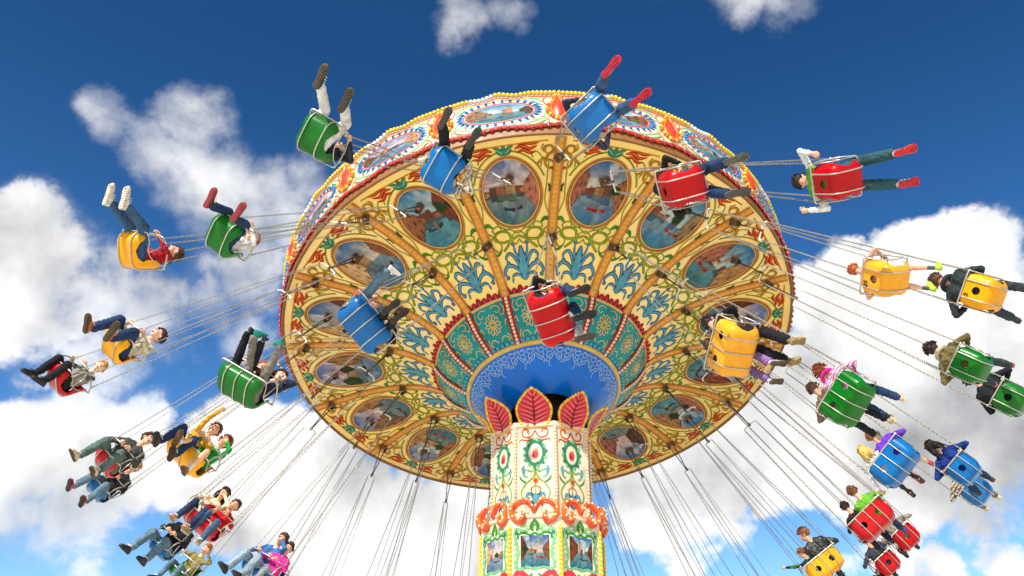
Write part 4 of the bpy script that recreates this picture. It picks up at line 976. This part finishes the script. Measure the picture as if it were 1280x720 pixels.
person('S1', 'rider in white leggings and dark flat shoes kicking both feet up above a green swing', s=.96, shirt=cloth((40, 42, 48)), fold=.35, trousers=whitec, thick=1.05, legs=((22, -60, -16), (18, -50, 6)), foot=(-12, -12), sole=(78, 68, 52), shoe=(52, 46, 36), arms=('hoop', 'hoop'), hair=(DB, 'long'), seed=1)
person('S2', 'rider in dark trousers and black shoes on blue swing before the fascia', s=.88, shirt=stripe_gr, trousers=jeans((34, 36, 40)), thick=1.15, legs=((22, -64, -10), (18, -60, 12)), foot=(2, 0), sole=(58, 60, 52), shoe=(34, 36, 34), arms=('hoop', 'hoop'), hair=(BR, 'short'), seed=2)
person('S3', 'rider in jeans with bright red shoe soles on topmost blue swing', s=.9, shirt=cloth((52, 60, 80)), trousers=J1, legs=((18, -70, -12), (14, -72, 16)), foot=(-8, -10), sole=(196, 34, 58), shoe=(226, 214, 206), arms=('hoop', 'hoop'), hair=(BR, 'short'), thick=1.2, seed=3)
person('S4', 'rider in blue jeans and grey trainers on red swing at the canopy edge', s=.95, shirt=cloth((38, 38, 40)), trousers=J2, legs=((16, -78, -10), (10, -70, 8)), foot=(10, 5), sole=(86, 84, 72), shoe=(110, 108, 98), arms=('hoop', 'hoop'), hair=(DB, 'short'), thick=1.2, seed=4)
person('S5', 'rider in lime and white long-sleeved top, red soles, on red swing in blue sky', s=1.0, arm_m=cloth((232, 232, 224)), shirt=cloth((104, 170, 44)), trousers=jeans((48, 84, 88)), legs=((14, -46, -8), (12, -52, 10)), foot=(-15, -15), sole=(206, 44, 44), shoe=(220, 214, 204), arms=((-.33, -.24, .5), (.36, -.2, .34)), hair=(DB, 'short'), look=(10, -10), thick=1.15, seed=5)
person('S6', 'bare-legged child with ginger hair and lime shoes on yellow swing', s=.82, shirt=cloth((214, 150, 120)), sleeve=.2, trousers=jeans((180, 150, 60)), leg=.3, legs=((14, -30, -10), (10, -48, 8)), foot=(30, 30), sole=(170, 190, 60), shoe=(176, 196, 40), sock=(70, 84, 80), arms=('hoop', 'hoop'), hair=(RH, 'short'), seed=6)
person('S7', 'rider in dark quilted jacket and grey trousers on yellow swing by the frame edge', s=1.05, bulk=1.22, lean=-18, shirt=cloth((44, 54, 54)), trousers=DK, legs=((6, -8, -12), (0, -34, 12)), arms=('hoop', 'lap'), hair=(BR, 'short'), look=(0, -15), hood=(40, 48, 50), seed=7)
person('S8', 'dark-haired rider in olive jacket and grey trousers on green swing', s=.98, bulk=1.1, lean=-14, shirt=cloth((112, 104, 64)), trousers=DK, legs=((4, 0, -6), (-2, -14, 10)), arms=('hoop', 'hoop'), hair=((56, 34, 26), 'curly'), hood=(196, 188, 160), sole=(180, 120, 110), seed=8)
person('S9', 'rider in black jacket on green swing cut by the frame edge', s=1.05, bulk=1.2, lean=-16, shirt=cloth((26, 32, 34)), trousers=BLK, arms=('lap', 'hoop'), hair=(DB, 'short'), seed=9)
person('S10', 'rider in jeans holding both white trainers straight up on yellow swing', s=.95, lean=-14, shirt=cloth((176, 30, 40)), trousers=J1, legs=((12, -42, -8), (10, -38, 6)), foot=(0, 0), sole=(214, 204, 180), shoe=(226, 220, 204), arms=('lap', 'hoop'), hair=(BR, 'short'), look=(-20, 0), hood=(60, 60, 58), thick=1.1, seed=10)
person('S11', 'red-haired child in white shirt, dark jeans and maroon-soled shoes on green swing', s=.86, lean=-2, shirt=cloth((232, 230, 226)), trousers=J2, legs=((20, -64, -14), (18, -72, 10)), foot=(22, 20), sole=(150, 48, 50), shoe=(70, 54, 40), lace=(220, 200, 60), arms=('lap', (.4, .1, .72)), hair=(RH, 'short'), look=(-25, -10), skin=(240, 190, 160), thick=1.1, seed=11)
person('S12', 'laughing dark-haired woman in beige top and jeans on yellow swing', s=1., lean=-4, shirt=cloth((206, 192, 164)), trousers=J2, thick=1.15, legs=((16, -76, -8), (12, -92, 8)), foot=(40, 30), sole=(70, 58, 36), shoe=(190, 96, 40), arms=('lap', 'hoop'), hair=((64, 28, 30), 'short'), look=(-30, -5), skin=(240, 188, 160), seed=12)
person('S13', 'blond boy in black trousers, white socks and black shoes on red swing', s=.88, lean=2, shirt=camo, trousers=BLK, thick=1.1, legs=((12, -108, -4), (10, -112, 6)), foot=(10, 10), sole=(36, 36, 38), shoe=(34, 34, 36), lace=(40, 40, 44), sock=(240, 240, 238), arms=('lap', 'hoop'), hair=((214, 150, 70), 'short'), look=(40, 0), skin=(244, 200, 170), seed=13)
person('S14', 'long-haired rider in navy jacket and dark jeans on blue swing', s=.98, lean=-10, shirt=cloth((26, 52, 128)), trousers=J2, legs=((4, -30, -6), (0, -34, 6)), arms=('hoop', 'hoop'), hair=((40, 26, 24), 'long'), look=(30, -10), sole=(100, 60, 50), bulk=1.1, seed=14)
person('S15', 'rider in striped beige top and grey trousers on lower blue swing', s=.95, lean=-10, shirt=stripe_gr, trousers=GREY, legs=((2, -24, -6), (0, -30, 6)), arms=('hoop', 'hoop'), hair=((140, 100, 50), 'short'), shoe=(216, 206, 180), sole=(214, 200, 170), seed=15)
person('S16', 'rider in dark jeans on small red swing behind the lime-shirted rider', s=.9, shirt=cloth((150, 140, 120)), trousers=jeans((70, 76, 70)), legs=((2, -30, -4), (0, -34, 6)), arms=('hoop', 'hoop'), hair=(BL, 'short'), seed=16)
person('S17', 'rider in purple knitted hat and black trousers on bottom red swing', s=.98, lean=-6, shirt=cloth((70, 70, 84)), trousers=BLK, legs=((4, -30, -6), (0, -38, 6)), arms=('hoop', 'hoop'), hair=(BR, 'short'), hat=(104, 40, 140), seed=17)
person('S18', 'rider in charcoal coat, grey green trousers and tan trainers on red swing', s=1.05, lean=-16, bulk=1.18, shirt=cloth((66, 72, 66)), trousers=GRN, thick=1.05, legs=((18, -92, -8), (12, -94, 10)), foot=(25, 25), sole=(90, 70, 50), shoe=(216, 200, 170), arms=('lap', 'lap'), hair=(BR, 'short'), look=(50, 20), seed=18)
person('S19', 'rider in black jacket and jeans, pink shoe stuck out, on blue swing', s=1., lean=-16, shirt=cloth((36, 38, 38)), trousers=J3, legs=((10, -88, -8), (10, -86, 6)), foot=(40, 40), sole=(64, 42, 36), shoe=(222, 48, 120), arms=('lap', 'hoop'), hair=((200, 160, 120), 'short'), look=(60, 10), seed=19)
person('S20', 'reclining man in black shirt, pale jeans and black shoes on blue swing', s=1.08, lean=-22, shirt=cloth((24, 24, 28)), trousers=J3, thick=1.1, legs=((16, -80, -8), (12, -84, 10)), foot=(20, 20), sole=(40, 36, 34), shoe=(36, 34, 34), arms=('lap', 'lap'), hair=(DB, 'short'), seed=20)
person('S21', 'boy in olive shirt and jeans on bottom green swing', s=.9, lean=-6, shirt=cloth((136, 126, 72)), trousers=J3, legs=((16, -90, -6), (12, -92, 6)), foot=(20, 20), sole=(60, 50, 50), shoe=(50, 46, 54), arms=('chain', 'hoop'), hair=(GI, 'short'), look=(-10, 0), skin=(238, 184, 150), seed=21)
person('D1', 'rider in wide grey blue trousers and white socks on blue double swing', x=.165, s=.92, lean=-2, shirt=cloth((206, 84, 50)), trousers=J3, thick=1.12, legs=((30, -58, -10), (36, 20, 14)), foot=(30, 30), barefoot=True, shoe=(236, 230, 222), sole=(236, 230, 222), sock=(236, 230, 222), arms=('lap', 'lap'), hair=((96, 52, 26), 'long'), look=(-40, 0), seed=31)
person('D1', 'dark-haired rider half hidden behind the blue double swing', x=-.165, s=.86, shirt=cloth((44, 40, 40)), trousers=BLK, legs=((4, -50, 0), (2, -52, 0)), arms=('lap', 'hoop'), hair=((70, 40, 24), 'long'), seed=32)
person('D2', 'rider in blue jeans and black-soled cream trainers, nearer one in red double swing', x=.165, s=.9, shirt=cloth((34, 34, 36)), trousers=J2, legs=((12, -84, -6), (10, -78, 8)), foot=(15, 12), sole=(40, 40, 40), shoe=(216, 208, 190), arms=('lap', 'hoop'), hair=(BR, 'short'), thick=1.15, seed=33)
person('D2', 'child in pale trousers and beige trainers, inner one in red double swing', x=-.165, s=.8, shirt=cloth((50, 46, 44)), trousers=jeans((170, 176, 170)), legs=((10, -88, -6), (12, -82, 6)), foot=(10, 10), sole=(84, 70, 48), shoe=(206, 190, 150), arms=('hoop', 'lap'), hair=(DB, 'short'), thick=1.1, seed=34)
person('D3', 'rider in black trousers and tan shoes, upper one in yellow double swing', x=.165, s=.98, shirt=cloth((26, 24, 26)), trousers=BLK, thick=1.2, legs=((12, -46, -4), (10, -66, 8)), foot=(15, 25), sole=(164, 136, 80), shoe=(130, 104, 64), arms=('lap', 'hoop'), hair=(DB, 'short'), seed=35)
person('D3', 'child in lilac trousers, lower one in yellow double swing', x=-.165, s=.8, shirt=cloth((160, 90, 84)), trousers=jeans((130, 98, 150)), legs=((10, -62, -6), (12, -72, 6)), foot=(15, 15), sole=(96, 78, 50), shoe=(200, 204, 214), arms=('hoop', 'lap'), hair=(BR, 'short'), thick=1.1, seed=36)
person('D4', 'dark-haired woman in grey trousers and teal socks on green double swing', x=-.16, s=.98, lean=-6, shirt=cloth((38, 40, 54)), trousers=GREY, thick=.95, legs=((30, 26, -6), (26, 8, 10)), foot=(60, 50), barefoot=True, shoe=(24, 150, 128), sole=(24, 150, 128), sock=(24, 150, 128), arms=('face', 'lap'), hair=((70, 34, 22), 'long'), look=(45, -5), skin=(240, 192, 166), seed=37)
person('D4', 'rider in black trousers and black-and-white striped socks on green double swing', x=.165, s=.92, lean=0, shirt=cloth((70, 40, 40)), trousers=BLK, legs=((34, 14, -8), (30, 24, 4)), foot=(50, 50), barefoot=True, shoe=(40, 40, 44), sole=(40, 40, 44), sock=M('striped_sock', srgb(236, 236, 232), .9, stripes=(srgb(26, 26, 30), 130, 2)), arms=('lap', 'lap'), hair=(RH, 'short'), look=(30, 0), seed=38)
person('D5', 'red-haired rider in pink striped top and dark jeans on green double swing', x=.165, s=.95, lean=-12, shirt=stripe_pink, trousers=J2, legs=((2, -36, -4), (0, -26, 10)), foot=(30, 30), sole=(224, 200, 160), shoe=(206, 180, 140), arms=('lap', 'hoop'), hair=((150, 70, 34), 'curly'), hood=(222, 40, 140), seed=39)
person('D5', 'rider in black trousers hidden in the lower half of the green double swing', x=-.165, s=.9, shirt=cloth((120, 100, 80)), trousers=BLK, legs=((0, -30, -8), (-2, -38, 4)), sole=(170, 150, 120), shoe=(180, 160, 130), arms=('hoop', 'lap'), hair=(BR, 'short'), seed=40)
person('D6', 'brown-haired child in purple jacket and cream trousers on blue double swing', x=.165, s=.88, lean=-8, bulk=1.15, shirt=cloth((104, 56, 190)), trousers=jeans((206, 190, 160)), thick=.9, legs=((2, -20, -6), (0, -14, 10)), foot=(20, 20), sole=(140, 88, 50), shoe=(206, 60, 76), sock=(206, 60, 76), arms=('lap', 'hoop'), hair=((150, 100, 50), 'short'), seed=41)
person('D6', 'blonde child in white top and dark leggings on blue double swing', x=-.165, s=.82, lean=-4, shirt=cloth((228, 226, 224)), trousers=jeans((44, 50, 46)), thick=.85, legs=((0, -36, -4), (0, -30, 8)), sole=(70, 44, 36), shoe=(80, 50, 44), sock=(226, 160, 150), arms=('down', 'lap'), hair=((236, 190, 104), 'long'), seed=42)
person('D7', 'brown-haired boy in lime green top and jeans on red double swing', x=.165, s=.92, lean=-8, shirt=cloth((106, 176, 52)), trousers=J2, legs=((0, -34, -4), (0, -40, 6)), sole=(50, 70, 110), shoe=(40, 70, 130), arms=('lap', 'hoop'), hair=((120, 72, 36), 'short'), seed=43)
person('D7', 'rider in black clothes in lower half of the red double swing', x=-.165, s=.84, lean=6, shirt=cloth((40, 30, 34)), trousers=BLK, legs=((0, -40, -4), (0, -44, 6)), arms=('lap', 'lap'), hair=(DB, 'short'), seed=44)
person('D8', 'man in black leather jacket looking round on yellow double swing', x=.15, s=1.05, lean=2, bulk=1.18, shirt=M('cloth_leather', srgb(38, 38, 36), .45, var=.2, scale=9, bump=.5, bscale=20), trousers=DK, legs=((0, -50, -4), (0, -56, 6)), arms=('lap', 'hoop'), hair=((150, 96, 54), 'short'), look=(70, 0), seed=45)
person('D8', 'child in green and navy striped jumper beside the man in black leather', x=-.19, s=.76, lean=4, shirt=cloth((60, 130, 50), (srgb(30, 40, 60), 50, 2)), trousers=J2, legs=((0, -50, -4), (0, -56, 6)), arms=('out', 'lap'), hair=((130, 80, 44), 'short'), look=(60, -10), seed=46)
person('D9', 'woman in mustard yellow top with one arm raised on yellow double swing', x=.165, s=.98, lean=-2, shirt=cloth((226, 164, 40)), trousers=J2, legs=((14, -88, -8), (18, -92, 6)), foot=(30, 30), sole=(50, 44, 36), shoe=(66, 60, 40), arms=('lap', (.06, .3, .93)), hair=((96, 58, 36), 'short'), look=(10, 0), skin=(238, 182, 140), seed=47)
person('D9', 'boy in bright green top, shorts and brown trainers on yellow double swing', x=-.165, s=.92, lean=-8, shirt=cloth((28, 150, 56)), trousers=jeans((60, 44, 40)), leg=.35, legs=((18, -100, -8), (22, -58, 8)), foot=(20, 20), sole=(100, 70, 40), shoe=(130, 96, 44), sock=(230, 226, 216), arms=('face', 'lap'), hair=((120, 66, 26), 'curly'), look=(0, 0), skin=(238, 182, 140), seed=48)
person('D10', 'girl with black hair and cream top on red double swing', x=.165, s=.92, lean=0, shirt=cloth((236, 214, 180)), trousers=J2, legs=((18, -90, -4), (18, -92, 6)), sole=(170, 130, 90), shoe=(216, 170, 140), sock=(226, 170, 138), arms=('face', 'lap'), hair=((40, 24, 20), 'long'), look=(10, -10), skin=(238, 182, 140), seed=49)
person('D10', 'smiling short-haired boy in red shirt on red double swing', x=-.165, s=.9, lean=-4, shirt=cloth((206, 20, 34)), trousers=J1, legs=((16, -98, -6), (18, -100, 4)), sole=(190, 180, 150), shoe=(150, 140, 110), arms=('lap', 'lap'), hair=((60, 36, 24), 'short'), look=(0, 0), skin=(236, 170, 128), seed=50)
person('D11', 'man in blue shirt and pale jeans leaning back at the bottom left', x=.165, s=1.05, lean=-14, shirt=cloth((60, 110, 170)), trousers=jeans((150, 170, 184)), thick=1.1, legs=((18, -76, -6), (16, -74, 6)), arms=('face', 'lap'), hair=((84, 54, 36), 'short'), look=(10, 0), seed=51)
person('D11', 'rider in bright pink jacket and grey trousers at the bottom left', x=-.165, s=.94, lean=0, bulk=1.1, shirt=cloth((226, 50, 150)), trousers=jeans((140, 150, 156)), legs=((14, -76, -6), (14, -74, 6)), arms=('lap', 'lap'), hair=((50, 36, 34), 'short'), look=(25, 0), seed=52)
